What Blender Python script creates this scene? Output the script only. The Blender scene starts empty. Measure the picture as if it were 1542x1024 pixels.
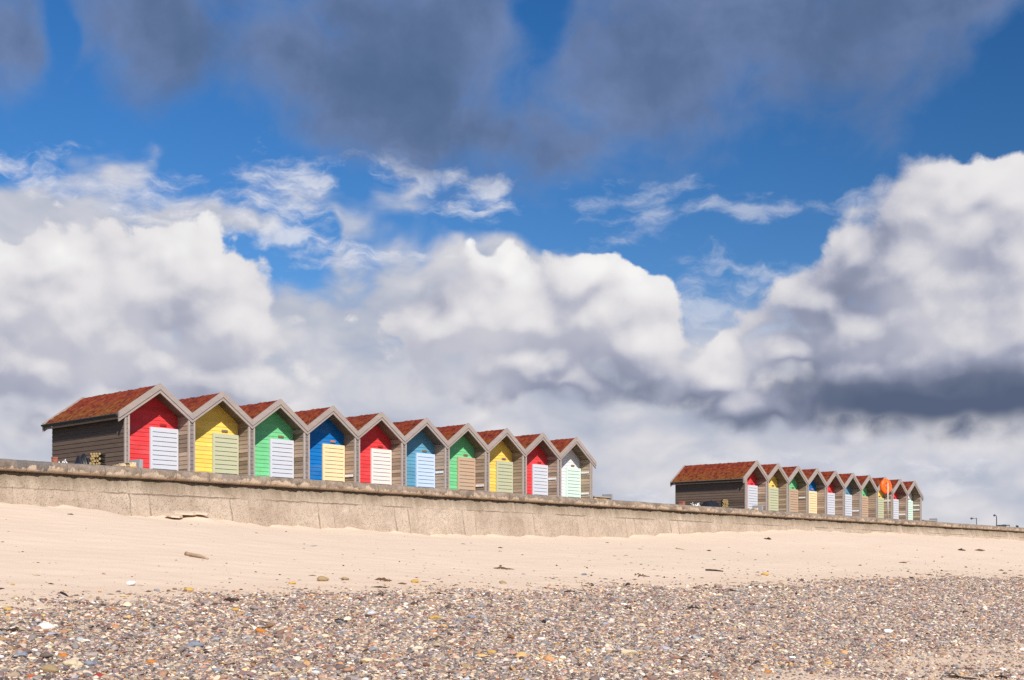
import bpy, bmesh, math, random
import numpy as np
from mathutils import Vector, Matrix, Euler

random.seed(7)
EXPO = .3
rng = np.random.default_rng(11)
S = bpy.context.scene
COL = S.collection

# ------------------------------------------------------------------ camera
# world x runs along the sea wall, y towards the land, z up
W0, H0, F0, CX, HOR = 1542.0, 1024.0, 1812.0, 771.0, 850.0
A = math.atan(1586.0 / 1812.0)
SA, CA = math.sin(A), math.cos(A)
EYE = 1.6
cam_d = bpy.data.cameras.new('camera')
cam = bpy.data.objects.new('camera', cam_d)
COL.objects.link(cam)
cam.location = (0, 0, EYE)
cam.rotation_euler = (math.pi / 2, 0, A - math.pi / 2)
cam_d.sensor_fit = 'HORIZONTAL'
cam_d.sensor_width = 36.0
cam_d.lens = 36.0 * F0 / W0
cam_d.shift_y = (HOR - H0 / 2) / W0
cam_d.clip_start = 0.1
cam_d.clip_end = 6000
S.camera = cam


def at(x, y, z_depth):
    """point of the photo at a given depth along the view axis"""
    X = (x - CX) / F0 * z_depth
    H = (HOR - y) / F0 * z_depth
    return (X * SA + z_depth * CA, -X * CA + z_depth * SA, EYE + H)


# ------------------------------------------------------------------ terrain height
_wall_px = [(-400, 752), (-200, 756), (0, 760), (100, 765), (200, 777.6), (240, 780), (340, 786.5), (400, 790.6), (500, 795), (600, 801.5), (700, 805.5),
            (800, 807), (900, 808.3), (1000, 804.3), (1070, 801), (1200, 799), (1290, 805), (1350, 803.5), (1542, 815), (1800, 829)]
_tq, _tz = [], []
for _x, _y in _wall_px:
    U = (_x - CX) / F0
    Z = 25.97 / (SA - CA * U)
    _tq.append(Z * (CA + SA * U))
    _tz.append(EYE + (HOR - _y) / F0 * Z)
_tq, _tz = np.array(_tq), np.array(_tz)


def sstep(a, b, x):
    t = np.clip((x - a) / (b - a), 0, 1)
    return t * t * (3 - 2 * t)


_wv = [(rng.normal(size=2) * s, rng.uniform(0, 6.28), a) for s, a in
       [(0.25, .02), (0.3, .02), (0.5, .013), (0.7, .012), (1.1, .008), (1.4, .008), (2.2, .005), (2.8, .005), (4.0, .0035), (5.5, .003), (7., .002), (9., .002)]]
_wb = [(f, rng.uniform(0, 6.28), a) for f, a in [(0.35, .25), (0.8, .2), (1.7, .14), (3.1, .1), (5.3, .08), (8.5, .05)]]


def ground(q, p):
    q = np.asarray(q, float); p = np.asarray(p, float)
    z = 0.104 * p
    zw = np.interp(q, _tq, _tz)
    z = z + (zw - 0.104 * 25.97) * sstep(13.5, 25.9, p)
    n = sum(a * np.sin(k[0] * q + k[1] * p + ph) for k, ph, a in _wv)
    z = z + n * np.where(p > 11, 1.0, 0.8)
    # ragged drift where the sand meets the wall
    e = .03 * np.sin(3.1 * q + 1) + .02 * np.sin(7.3 * q) + .012 * np.sin(17 * q + 2) + .01 * np.sin(31 * q)
    z = z + e * sstep(24.6, 25.9, p)
    # a heap against the wall
    qh = 17.25
    z = z + 0.19 * np.exp(-((q - qh) / .5) ** 2) * np.exp(-((p - 25.6) / .55) ** 2)
    # the edge of the shingle bank stands a little above the sand it lies on
    z = z + 0.02 * sstep(edge(q) + .15, edge(q) - .5, p)
    return z


def edge(q):
    q = np.asarray(q, float)
    return 11.35 + sum(a * np.sin(f * q + ph) for f, ph, a in _wb)


def on_ground(x, y):
    """where the ray through a pixel meets the ground"""
    U = (x - CX) / F0; V = (HOR - y) / F0
    t = np.arange(3.0, 110.0, .01)
    q = t * (CA + SA * U); p = t * (SA - CA * U); z = EYE + V * t
    g = ground(q, p)
    i = np.argmax(z <= g)
    return float(q[i]), float(p[i]), float(g[i]), float(t[i])


# ------------------------------------------------------------------ helpers
def lin(r, g, b):
    f = lambda c: (c / 12.92 if c <= .04045 else ((c + .055) / 1.055) ** 2.4)
    return (f(r / 255), f(g / 255), f(b / 255))


class MB:
    def __init__(s):
        s.v, s.f, s.m = [], [], []

    def add(s, vs, fs, mi=0):
        o = len(s.v)
        s.v += [tuple(map(float, v)) for v in vs]
        s.f += [tuple(o + i for i in f) for f in fs]
        s.m += [mi] * len(fs)
        return s

    def box(s, x0, x1, y0, y1, z0, z1, mi=0):
        return s.add([(x0, y0, z0), (x1, y0, z0), (x1, y1, z0), (x0, y1, z0), (x0, y0, z1), (x1, y0, z1), (x1, y1, z1), (x0, y1, z1)],
                     [(0, 3, 2, 1), (4, 5, 6, 7), (0, 1, 5, 4), (1, 2, 6, 5), (2, 3, 7, 6), (3, 0, 4, 7)], mi)

    def prism(s, poly, y0, y1, mi=0):
        """polygon in xz, counter-clockwise seen from -y, extruded along y"""
        n = len(poly)
        vs = [(x, y0, z) for x, z in poly] + [(x, y1, z) for x, z in poly]
        fs = [tuple(range(n)), tuple(range(2 * n - 1, n - 1, -1))]
        fs += [(i, n + i, n + (i + 1) % n, (i + 1) % n) for i in range(n)]
        return s.add(vs, fs, mi)

    def tube(s, pts, r, n=8, mi=0):
        pts = [Vector(p) for p in pts]
        rr = r if isinstance(r, (list, tuple)) else [r] * len(pts)
        vs, fs = [], []
        for i, p in enumerate(pts):
            d = (pts[min(i + 1, len(pts) - 1)] - pts[max(i - 1, 0)]).normalized()
            up = Vector((0, 0, 1)) if abs(d.z) < .9 else Vector((1, 0, 0))
            a = d.cross(up).normalized(); b = a.cross(d)
            for k in range(n):
                t = 2 * math.pi * k / n
                vs.append(p + rr[i] * (math.cos(t) * a + math.sin(t) * b))
        for i in range(len(pts) - 1):
            for k in range(n):
                fs.append((i * n + k, i * n + (k + 1) % n, (i + 1) * n + (k + 1) % n, (i + 1) * n + k))
        fs.append(tuple(range(n - 1, -1, -1)))
        fs.append(tuple((len(pts) - 1) * n + k for k in range(n)))
        return s.add(vs, fs, mi)

    def mesh(s, name, mats, smooth=False):
        me = bpy.data.meshes.new(name)
        me.from_pydata(s.v, [], s.f)
        for m in (mats if isinstance(mats, (list, tuple)) else [mats]):
            me.materials.append(m)
        me.polygons.foreach_set('material_index', s.m)
        if smooth:
            me.polygons.foreach_set('use_smooth', [True] * len(s.f))
        me.update()
        return me

    def build(s, name, mats, parent=None, smooth=False):
        return link(name, s.mesh(name, mats, smooth), parent)


def link(name, me, parent=None):
    o = bpy.data.objects.new(name, me)
    COL.objects.link(o)
    if parent is not None:
        o.parent = parent
    return o


def empty(name, loc, rz=0):
    o = bpy.data.objects.new(name, None)
    COL.objects.link(o)
    o.location = loc
    o.rotation_euler = (0, 0, rz)
    o.empty_display_size = .2
    return o


def tag(o, label=None, cat=None, group=None, kind=None):
    if label: o['label'] = label
    if cat: o['category'] = cat
    if group: o['group'] = group
    if kind: o['kind'] = kind
    return o


# ------------------------------------------------------------------ node helper
class NT:
    def __init__(s, tree, dim='3D'):    # DIM
        s.t = tree
        s.dim = dim

    def node(s, typ, **kw):
        n = s.t.nodes.new(typ)
        for k, v in kw.items():
            setattr(n, k, v)
        return n

    def put(s, sock, v):
        if v is None: return
        if hasattr(v, 'is_output'):
            s.t.links.new(v, sock)
        elif isinstance(v, (tuple, list)) and len(v) == 3 and sock.type == 'RGBA':
            sock.default_value = (*v, 1)
        else:
            sock.default_value = v

    def m(s, op, a, b=None, c=None, clamp=False):
        n = s.node('ShaderNodeMath', operation=op, use_clamp=clamp)
        s.put(n.inputs[0], a); s.put(n.inputs[1], b); s.put(n.inputs[2], c)
        return n.outputs[0]

    def vm(s, op, a, b=None, scale=None):
        n = s.node('ShaderNodeVectorMath', operation=op)
        s.put(n.inputs[0], a); s.put(n.inputs[1], b)
        if scale is not None: s.put(n.inputs['Scale'], scale)
        return n.outputs['Value'] if op in ('LENGTH', 'DOT_PRODUCT', 'DISTANCE') else n.outputs[0]

    def comb(s, x=0., y=0., z=0.):
        n = s.node('ShaderNodeCombineXYZ')
        for i, v in enumerate((x, y, z)): s.put(n.inputs[i], v)
        return n.outputs[0]

    def sep(s, v):
        n = s.node('ShaderNodeSeparateXYZ'); s.put(n.inputs[0], v)
        return n.outputs

    def noise(s, v, scale=1., detail=2., rough=.5, dist=0., lac=2., out=0):
        n = s.node('ShaderNodeTexNoise', noise_dimensions=s.dim)
        s.put(n.inputs['Vector'], v); s.put(n.inputs['Scale'], scale); s.put(n.inputs['Detail'], detail)
        s.put(n.inputs['Roughness'], rough); s.put(n.inputs['Distortion'], dist); s.put(n.inputs['Lacunarity'], lac)
        return n.outputs[out]

    def vor(s, v, scale=1., feature='F1', rand=1., out='Distance', smooth=None, detail=None):
        n = s.node('ShaderNodeTexVoronoi', feature=feature, voronoi_dimensions=s.dim)
        s.put(n.inputs['Vector'], v); s.put(n.inputs['Scale'], scale); s.put(n.inputs['Randomness'], rand)
        if smooth is not None: s.put(n.inputs['Smoothness'], smooth)
        if detail is not None: s.put(n.inputs['Detail'], detail)
        return n.outputs[out]

    def white(s, v, dim='3D', out='Value'):
        n = s.node('ShaderNodeTexWhiteNoise', noise_dimensions=dim)
        s.put(n.inputs['W' if dim == '1D' else 'Vector'], v)
        return n.outputs[out]

    def mr(s, v, a, b, c=0., d=1., typ='LINEAR'):
        n = s.node('ShaderNodeMapRange', interpolation_type=typ)
        for i, x in enumerate((v, a, b, c, d)): s.put(n.inputs[i], x)
        return n.outputs[0]

    def mix(s, f, a, b, blend='MIX'):
        n = s.node('ShaderNodeMix', data_type='RGBA', blend_type=blend)
        s.put(n.inputs[0], f); s.put(n.inputs[6], a); s.put(n.inputs[7], b)
        return n.outputs[2]

    def ramp(s, f, stops, interp='LINEAR'):
        n = s.node('ShaderNodeValToRGB')
        cr = n.color_ramp; cr.interpolation = interp
        while len(cr.elements) < len(stops): cr.elements.new(.5)
        for e, (p, c) in zip(cr.elements, stops):
            e.position = p; e.color = (*c, 1)
        s.put(n.inputs[0], f)
        return n.outputs[0]

    def bump(s, h, strength=.5, dist=.01):
        n = s.node('ShaderNodeBump')
        s.put(n.inputs['Height'], h); s.put(n.inputs['Strength'], strength); s.put(n.inputs['Distance'], dist)
        return n.outputs[0]


def mat(name, fn, rough=.8, spec=.3):
    m = bpy.data.materials.new(name)
    m.use_nodes = True
    t = m.node_tree
    b = t.nodes['Principled BSDF']
    b.inputs['Roughness'].default_value = rough
    b.inputs['Specular IOR Level'].default_value = spec
    n = NT(t)
    co = n.node('ShaderNodeTexCoord').outputs['Object']
    r = fn(n, co)
    col, nor = r if isinstance(r, tuple) and hasattr(r[0], 'is_output') else (r, None)
    n.put(b.inputs['Base Color'], col)
    if nor is not None: n.put(b.inputs['Normal'], nor)
    return m


def plain(name, c, rough=.6, var=.15, scale=9.):
    def fn(n, co):
        k = n.noise(co, scale, 4, .6)
        return n.mix(k, tuple(x * (1 - var) for x in c), tuple(min(1, x * (1 + var)) for x in c))
    return mat(name, fn, rough)


def wood(name, base, pitch=.13, var=.35, streak=.3):
    """weathered horizontal boards; every board gets its own tone"""
    def fn(n, co):
        x, y, z = n.sep(co)
        oi = n.node('ShaderNodeObjectInfo')
        loc = n.sep(oi.outputs['Location'])
        b = n.m('FLOOR', n.m('DIVIDE', z, pitch))
        seed = n.m('MULTIPLY_ADD', oi.outputs['Random'], 37., 0.)
        side = n.m('SIGN', x)
        w = n.white(n.comb(b, seed, side))
        along = n.m('ADD', x, y)
        g = n.noise(n.comb(n.m('MULTIPLY', along, 3.), n.m('MULTIPLY', z, 60.), n.m('MULTIPLY_ADD', b, 3.7, seed)), 1., 4, .6)
        g2 = n.noise(n.comb(n.m('MULTIPLY', along, 1.5), n.m('MULTIPLY', z, 7.), seed), 1., 3, .6)
        tone = n.m('ADD', n.m('MULTIPLY_ADD', n.m('SUBTRACT', w, .5), var, 1.), n.m('MULTIPLY', n.m('SUBTRACT', g, .5), streak * 2))
        tone = n.m('ADD', tone, n.m('MULTIPLY', n.m('SUBTRACT', g2, .5), .35))
        hue = n.mix(n.m('MULTIPLY', w, .7), base, (base[0] * .82, base[1] * .86, base[2] * .95))
        hue = n.mix(n.m('MULTIPLY', g2, .6), hue, (base[0] * 1.18, base[1] * 1.0, base[2] * .78))
        return n.mix(1., hue, n.comb(tone, tone, tone), 'MULTIPLY'), n.bump(g, .4, .004)
    return mat(name, fn, .85, .2)


def paint(name, c, pitch=.13, grime=.2):
    def fn(n, co):
        x, y, z = n.sep(co)
        oi = n.node('ShaderNodeObjectInfo')
        seed = n.m('MULTIPLY', oi.outputs['Random'], 50.)
        b = n.m('FLOOR', n.m('DIVIDE', z, pitch))
        w = n.white(n.comb(b, seed, 1.))
        k = n.noise(n.comb(n.m('MULTIPLY', x, 2.), n.m('MULTIPLY', z, 6.), seed), 1., 5, .65)
        dr = n.noise(n.comb(n.m('MULTIPLY', x, 14.), n.m('MULTIPLY', z, 1.5), seed), 1., 4, .6)
        tone = n.m('ADD', n.m('MULTIPLY_ADD', w, grime, 1 - grime / 2), n.m('MULTIPLY', n.m('SUBTRACT', k, .5), grime * 2))
        tone = n.m('SUBTRACT', tone, n.m('MULTIPLY', n.mr(dr, .55, .8), grime * .8))
        fade = n.mr(n.noise(n.comb(n.m('MULTIPLY', x, 1.2), n.m('MULTIPLY', z, 3.), n.m('ADD', seed, 4.)), 1., 4, .6), .5, .75)
        lum = .3 * c[0] + .5 * c[1] + .2 * c[2]
        cc = n.mix(n.m('MULTIPLY', fade, .3), c, tuple(x_ * .6 + (.55 * lum + .3) * .4 for x_ in c))
        chip = n.m('MULTIPLY', n.mr(n.noise(n.comb(n.m('MULTIPLY', x, 9.), n.m('MULTIPLY', z, 30.), seed), 1., 5, .7), .70, .74), .55)
        cc = n.mix(chip, cc, (.35, .3, .25))
        return n.mix(1., cc, n.comb(tone, tone, tone), 'MULTIPLY')
    return mat(name, fn, .7, .25)


def roof_fn(n, co):
    oi = n.node('ShaderNodeObjectInfo')
    v = n.vm('ADD', co, n.comb(n.m('MULTIPLY', oi.outputs['Random'], 90.), 0., 0.))
    x, y, z = n.sep(co)
    a = n.noise(v, 5., 7, .68)
    b = n.noise(v, 2.2, 4, .6)
    c = n.noise(v, 30., 4, .6)
    col = n.ramp(a, [(.30, (.03, .012, .010)), (.42, (.13, .024, .015)), (.53, (.225, .034, .017)), (.64, (.26, .055, .02)), (.78, (.30, .11, .03))])
    low = n.mr(n.m('ADD', z, n.m('MULTIPLY', b, .8)), 3.35, 2.75)
    grn = n.m('MULTIPLY', n.mr(n.noise(v, 5., 5, .7), .42, .62), n.m('MULTIPLY_ADD', low, .75, .12), clamp=True)
    col = n.mix(grn, col, (.16, .10, .018))
    pale = n.m('MULTIPLY', n.mr(n.noise(v, 12., 3, .6), .66, .74), .45)
    col = n.mix(pale, col, (.45, .33, .2))
    tone = n.m('MULTIPLY_ADD', c, .8, .6)
    return n.mix(1., col, n.comb(tone, tone, tone), 'MULTIPLY'), n.bump(n.m('ADD', a, n.m('MULTIPLY', c, .5)), .9, .03)


M = {}
M['wood_dark'] = wood('dark stained cladding', (.125, .09, .069), var=.55, streak=.45)
M['wood_inner'] = wood('weathered cladding', (.33, .25, .19), var=.85, streak=.5)
M['wood_front'] = wood('grey weathered cladding ends', (.22, .195, .19), var=.3, streak=.4)
M['wood_pale'] = wood('pale weathered trim', (.40, .345, .315), pitch=9., var=.12, streak=.16)
M['barge'] = wood('grey weathered barge board', (.35, .30, .278), pitch=9., var=.12, streak=.18)
M['soffit'] = wood('bare roof timber', (.21, .155, .11), pitch=.14)
M['moss'] = mat('moss on red felt roof', roof_fn, .95, .1)
M['gap'] = plain('dark slot shade', (.03, .028, .028), .9)  # door backing in near-black: shade inside the slots is put into its colour
M['gutter'] = plain('dark gutter plastic', (.03, .035, .04), .4)
M['vent'] = plain('brown vent plate', (.24, .19, .12), .5)
M['plaque_blue'] = mat('coloured plaque', lambda n, co: n.ramp(n.noise(co, 13., 1, .5), [(.42, (.04, .3, .35)), (.48, (.7, .1, .06)), (.6, (.65, .3, .1))], 'CONSTANT'), .5)
M['vent_red'] = plain('red vent plate', (.42, .035, .03), .5)
M['white_board'] = plain('white painted board', (.74, .72, .70), .6, .06)
PAINT = {
    'red': paint('red paint', (.68, .048, .052)), 'yellow': paint('yellow paint', (.85, .57, .11)), 'green': paint('green paint', (.165, .55, .24)),
    'blue': paint('blue paint', (.003, .145, .43)), 'sky': paint('pale blue paint', (.105, .295, .42)), 'white': paint('white paint', (.72, .71, .70), grime=.06)}
DOOR = {
    'white': paint('white door paint', (.58, .59, .64), 9., .05), 'sage': paint('sage door paint', (.50, .50, .33), 9., .08), 'cream': paint('cream door paint', (.86, .66, .38), 9., .05),
    'blush': paint('warm white door paint', (.76, .69, .64), 9., .05), 'ice': paint('ice blue door paint', (.52, .64, .83), 9., .05),
    'tan': paint('tan door paint', (.50, .345, .235), 9., .08), 'mint': paint('mint white door paint', (.62, .76, .66), 9., .05)}


# ------------------------------------------------------------------ beach huts
WID, DEP, REC = 2.2, 4.2, .57
ZA, SL = 3.23, .715              # barge apex and roof slope
RT = ZA - .05                    # roof top at the ridge
RU = RT - .10                    # underside of the roof at the ridge
BP = .13


def clad(mb, f, z0, z1, rng_fn, pitch=BP, t=.017, t2=.004, mi=0):
    z = z0
    while z < z1 - .005:
        zt = min(z + pitch, z1)
        a0, a1 = rng_fn(z); b0, b1 = rng_fn(zt)
        if a1 - a0 < .01: break
        if b1 < b0: b0 = b1 = (b0 + b1) / 2
        mb.add([f(a0, z, t), f(a1, z, t), f(b1, zt, t2), f(b0, zt, t2), f(a0, z, 0), f(a1, z, 0)],
               [(0, 1, 2, 3), (4, 5, 1, 0)], mi)
        z = zt


def half(z, w=1.0):
    return min(w, max(0., (RU - z) / SL))


XW = WID / 2 - .004
# --- meshes shared by the huts
fw = MB()
clad(fw, lambda s, z, o: (s, REC - o, z), 0, RU, lambda z: (-half(z), half(z)))
fw.add([(-1, REC + .03, 0), (1, REC + .03, 0), (1, REC + .03, RU - SL), (0, REC + .03, RU), (-1, REC + .03, RU - SL)], [(0, 1, 2, 3, 4)])
ME_front = fw.mesh('front_wall', M['wood_pale'])

bw = MB()
bw.prism([(-1, 0), (1, 0), (1, RU - SL), (0, RU), (-1, RU - SL)], DEP - .05, DEP)
ME_back = bw.mesh('back_wall', M['wood_dark'])


def side_mesh(sg, outer):
    """one long side wall with its wing in front of the recessed face"""
    mb = MB()
    top_o = RU - SL * XW
    fl = lambda q: q if sg > 0 else [tuple(reversed(x)) for x in q]
    # core
    xa, xb = (1.0, XW)
    vs = [(sg * xa, 0, 0), (sg * xb, 0, 0), (sg * xb, DEP, 0), (sg * xa, DEP, 0),
          (sg * xa, 0, RU - SL * xa), (sg * xb, 0, top_o), (sg * xb, DEP, top_o), (sg * xa, DEP, RU - SL * xa)]
    mb.add(vs, fl([(0, 3, 2, 1), (4, 5, 6, 7), (0, 1, 5, 4), (1, 2, 6, 5), (2, 3, 7, 6), (3, 0, 4, 7)]), 0 if not outer else 1)
    if outer:
        clad(mb, lambda s, z, o: (sg * (XW + o), s, z), 0, top_o, lambda z: (.0, DEP), mi=1)
    clad(mb, lambda s, z, o: (sg * (1.0 - o), s, z), 0, RU - SL, lambda z: (.03, REC - .01))
    clad(mb, lambda s, z, o: (s, -o, z), 0, top_o - .01, lambda z: ((1.036, XW) if sg > 0 else (-XW, -1.036)), mi=2)
    return mb.mesh('side_wall', [M['wood_inner'], M['wood_dark'], M['wood_front']])


ME_side = {(sg, o): side_mesh(sg, o) for sg in (-1, 1) for o in (False, True)}


def trim_mesh(sg):
    mb = MB()
    x0, x1 = sorted((sg * .982, sg * 1.036))
    mb.box(x0, x1, -.028, .03, 0, RU - SL * 1.04 - .01)
    return mb.mesh('corner_trim', M['wood_pale'])


def end_trim_mesh(sg):
    mb = MB()
    x0, x1 = sorted((sg * (XW - .005), sg * (XW + .04)))
    mb.box(x0, x1, -.03, .03, 0, RU - SL * (XW + .04) - .01)
    return mb.mesh('corner_trim', M['wood_pale'])


ME_trim = {s: trim_mesh(s) for s in (-1, 1)}
ME_etrim = {s: end_trim_mesh(s) for s in (-1, 1)}


def barge_mesh(sg, xe, y0, y1):
    mb = MB()
    def para(dz0, dz1, ya, yb):
        pts = [(0, ZA - dz0), (0, ZA - dz1), (sg * xe, ZA - SL * xe - dz1), (sg * xe, ZA - SL * xe - dz0)]
        if sg < 0: pts.reverse()
        mb.prism(pts if True else pts, ya, yb)
    para(.0, .185, y0 - .022, y1)
    para(.197, .285, y0, y1 - .004)
    para(.1, .25, y0 + .012, y1 - .006)
    bm = bmesh.new()
    me = mb.mesh('barge_board', M['barge'])
    bm.from_mesh(me); bmesh.ops.recalc_face_normals(bm, faces=bm.faces); bm.to_mesh(me); bm.free()
    return me


def roof_mesh(el, er):
    """two felt slopes with lumpy moss on top, bare boards below"""
    r = np.random.default_rng(3)
    mb = MB()
    y0, y1 = .004, DEP + .12
    ny = 84
    for sg, xe in ((-1, el), (1, er)):
        nx = 22
        waves = [(r.normal(size=2) * s, r.uniform(0, 6.28), a) for s, a in [(4, .006), (8, .007), (14, .008), (22, .008), (33, .007), (45, .006)]]
        vs, fs = [], []
        for j in range(ny + 1):
            for i in range(nx + 1):
                t = i / nx; x = t * xe; y = y0 + (y1 - y0) * j / ny
                h = sum(a * math.sin(k[0] * x + k[1] * y + ph) for k, ph, a in waves)
                h = h * .85 + r.uniform(0, .012)
                if t == 0: h *= .75
                vs.append((sg * x, y, RT - SL * x + h))
        for j in range(ny):
            for i in range(nx):
                q = (j * (nx + 1) + i, j * (nx + 1) + i + 1, (j + 1) * (nx + 1) + i + 1, (j + 1) * (nx + 1) + i)
                fs.append(q if sg > 0 else q[::-1])
        mb.add(vs, fs, 0)
        # underside and edges
        d = .10
        a = [(0, y0, RT - d), (sg * xe, y0, RT - SL * xe - d), (sg * xe, y1, RT - SL * xe - d), (0, y1, RT - d)]
        mb.add(a, [(0, 3, 2, 1) if sg > 0 else (0, 1, 2, 3)], 1)
        mb.add([(sg * xe, y0, RT - SL * xe - d), (sg * xe, y1, RT - SL * xe - d), (sg * xe, y1, RT - SL * xe + .01), (sg * xe, y0, RT - SL * xe + .01)],
               [(0, 1, 2, 3) if sg > 0 else (3, 2, 1, 0)], 1)
        for y, fl in ((y0, 1), (y1, -1)):
            mb.add([(0, y, RT - d), (sg * xe, y, RT - SL * xe - d), (sg * xe, y, RT - SL * xe), (0, y, RT)], [(0, 1, 2, 3) if sg * fl > 0 else (3, 2, 1, 0)], 1)
    return mb.mesh('roof', [M['moss'], M['soffit']])


EAVE = 1.33
XM = WID / 2 - .0015
ME_roof = {'l': roof_mesh(EAVE, XM), 'm': roof_mesh(XM, XM), 'r': roof_mesh(XM, EAVE)}
ME_barge = {(s, xe): barge_mesh(s, xe, -.05, .002) for s in (-1, 1) for xe in (XM, EAVE + .01)}
ME_rear = {(s, xe): barge_mesh(s, xe, DEP + .1205, DEP + .17) for s in (-1, 1) for xe in (XM, EAVE + .01)}


def door_mesh():
    mb = MB()
    x0, x1, z0, z1 = .015, .968, .06, 1.99
    yf, yb = REC - .085, REC - .022
    mb.box(x0 + .02, x1 - .02, yb - .012, yb, z0, z1, 1)
    st = .07
    mb.box(x0, x0 + st, yf, yb, z0, z1, 0)
    mb.box(x1 - st * .7, x1, yf, yb, z0, z1, 0)
    n = 14
    ph = (z1 - z0) / n
    for i in range(n):
        za = z0 + i * ph + (.009 if i else 0); zb = z0 + (i + 1) * ph - (.009 if i < n - 1 else 0)
        mb.box(x0 + st, x1 - st * .7, yf + .003, yb - .012, za, zb, 0)
    return mb.mesh('door', [DOOR['white'], M['gap']])


ME_door = door_mesh()
mbv = MB(); mbv.box(.37, .59, REC - .045, REC - .015, 2.06, 2.125)
mbv.box(.385, .575, REC - .05, REC - .045, 2.075, 2.082); mbv.box(.385, .575, REC - .05, REC - .045, 2.095, 2.102)
ME_vent = mbv.mesh('vent', M['vent'])
mbb = MB(); mbb.box(.955, .978, .06, .46, -.04, .04)
ME_rail = mbb.mesh('rail', M['white_board'])
mbg = MB()
_gp = []
for k in range(9):
    t = math.pi + math.pi * k / 8
    _gp.append((-EAVE - .035 + .06 * math.cos(t), RT - SL * EAVE - .02 + .06 * math.sin(t)))
_gp += [(-EAVE - .035 + .05, RT - SL * EAVE - .02), (-EAVE - .035 - .05, RT - SL * EAVE - .02)]
mbg.prism(_gp, .0, DEP + .11)
ME_gutter = mbg.mesh('gutter', M['gutter'])
mbf = MB(); mbf.box(-EAVE + .03, -EAVE + .05, .01, DEP + .1, RT - SL * EAVE - .155, RT - SL * EAVE - .105)
ME_fascia = mbf.mesh('fascia', M['wood_inner'])

ZP = EYE + 2.1        # promenade level
Q0, P0 = 19.80, 31.12


def objmat(o, m, slot=0):
    o.material_slots[slot].link = 'OBJECT'
    o.material_slots[slot].material = m


def hut(q, pos, wallc, doorc, rails, label, group):
    r = empty('beach_hut', (q, P0, ZP))
    tag(r, label, 'beach hut', group)
    o = link('front_wall', ME_front, r); objmat(o, PAINT[wallc])
    link('back_wall', ME_back, r)
    link('side_wall', ME_side[(-1, pos == 'l')], r); link('side_wall', ME_side[(1, pos == 'r')], r)
    for s in (-1, 1): link('corner_trim', ME_trim[s], r)
    el = EAVE + .01 if pos == 'l' else XM
    er = EAVE + .01 if pos == 'r' else XM
    link('roof', ME_roof[pos], r)
    link('barge_board', ME_barge[(-1, el)], r); link('barge_board', ME_barge[(1, er)], r)
    link('barge_board', ME_rear[(-1, el)], r); link('barge_board', ME_rear[(1, er)], r)
    if pos == 'l':
        link('gutter', ME_gutter, r); link('fascia', ME_fascia, r); link('corner_trim', ME_etrim[-1], r)
    if pos == 'r':
        link('corner_trim', ME_etrim[1], r)
    d = link('door', ME_door, r); objmat(d, DOOR[doorc])
    v = link('vent', ME_vent, r)
    if wallc == 'blue': objmat(v, M['plaque_blue'])
    if wallc == 'red': objmat(v, M['vent_red'])
    for z in rails:
        b = link('rail', ME_rail, r); b.location = (0, 0, z)
    return r


G1, G2 = 'beach huts of the near row', 'beach huts of the far row'
row1 = [
    ('red', 'white', [], 'red beach hut with dark side wall at the left end of the near row'),
    ('yellow', 'sage', [], 'yellow beach hut beside the red end hut of the near row'),
    ('green', 'white', [], 'green beach hut with bright white door in the near row'),
    ('blue', 'cream', [.94], 'deep blue beach hut with cream door in the larger near row'),
    ('red', 'blush', [], 'red near row hut with warm white door between two blue huts'),
    ('sky', 'ice', [1.32], 'pale blue beach hut with ice blue door in the larger near row'),
    ('green', 'tan', [.93], 'green beach hut with tan slatted door in the larger near row'),
    ('yellow', 'sage', [], 'yellow hut between the tan doored green hut and a red hut, near row'),
    ('red', 'white', [1.43], 'red beach hut next to the white end hut of the near row'),
    ('white', 'mint', [1.81, .92], 'white beach hut with mint door closing the right end of the near row')]
row2 = [
    ('red', 'white', [], 'distant red beach hut with dark side wall at the left of the far row'),
    ('yellow', 'sage', [], 'distant yellow beach hut beside the red end hut of the far row'),
    ('green', 'tan', [1.55], 'distant green beach hut with tan door between yellow and blue huts'),
    ('blue', 'cream', [], 'distant deep blue beach hut with cream door in the far row'),
    ('red', 'white', [], 'distant red beach hut with white door between two blue huts'),
    ('sky', 'white', [1.05], 'distant pale blue beach hut with white door in the far row'),
    ('green', 'tan', [], 'distant green beach hut with tan door left of the orange lifebuoy stand'),
    ('yellow', 'sage', [1.81], 'distant yellow beach hut partly hidden by the orange lifebuoy stand'),
    ('red', 'white', [1.04], 'distant red beach hut beside the white end hut of the far row'),
    ('white', 'mint', [1.7, 1.41], 'distant white beach hut with mint door closing the right end of the far row')]
Q2 = Q0 + 15.79 * WID
for rows, q, g in ((row1, Q0, G1), (row2, Q2, G2)):
    for i, (wc, dc, rl, lab) in enumerate(rows):
        hut(q + i * WID, 'l' if i == 0 else 'r' if i == 9 else 'm', wc, dc, rl, lab, g)


# ------------------------------------------------------------------ sea wall
ZT = EYE + 2.35


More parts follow.
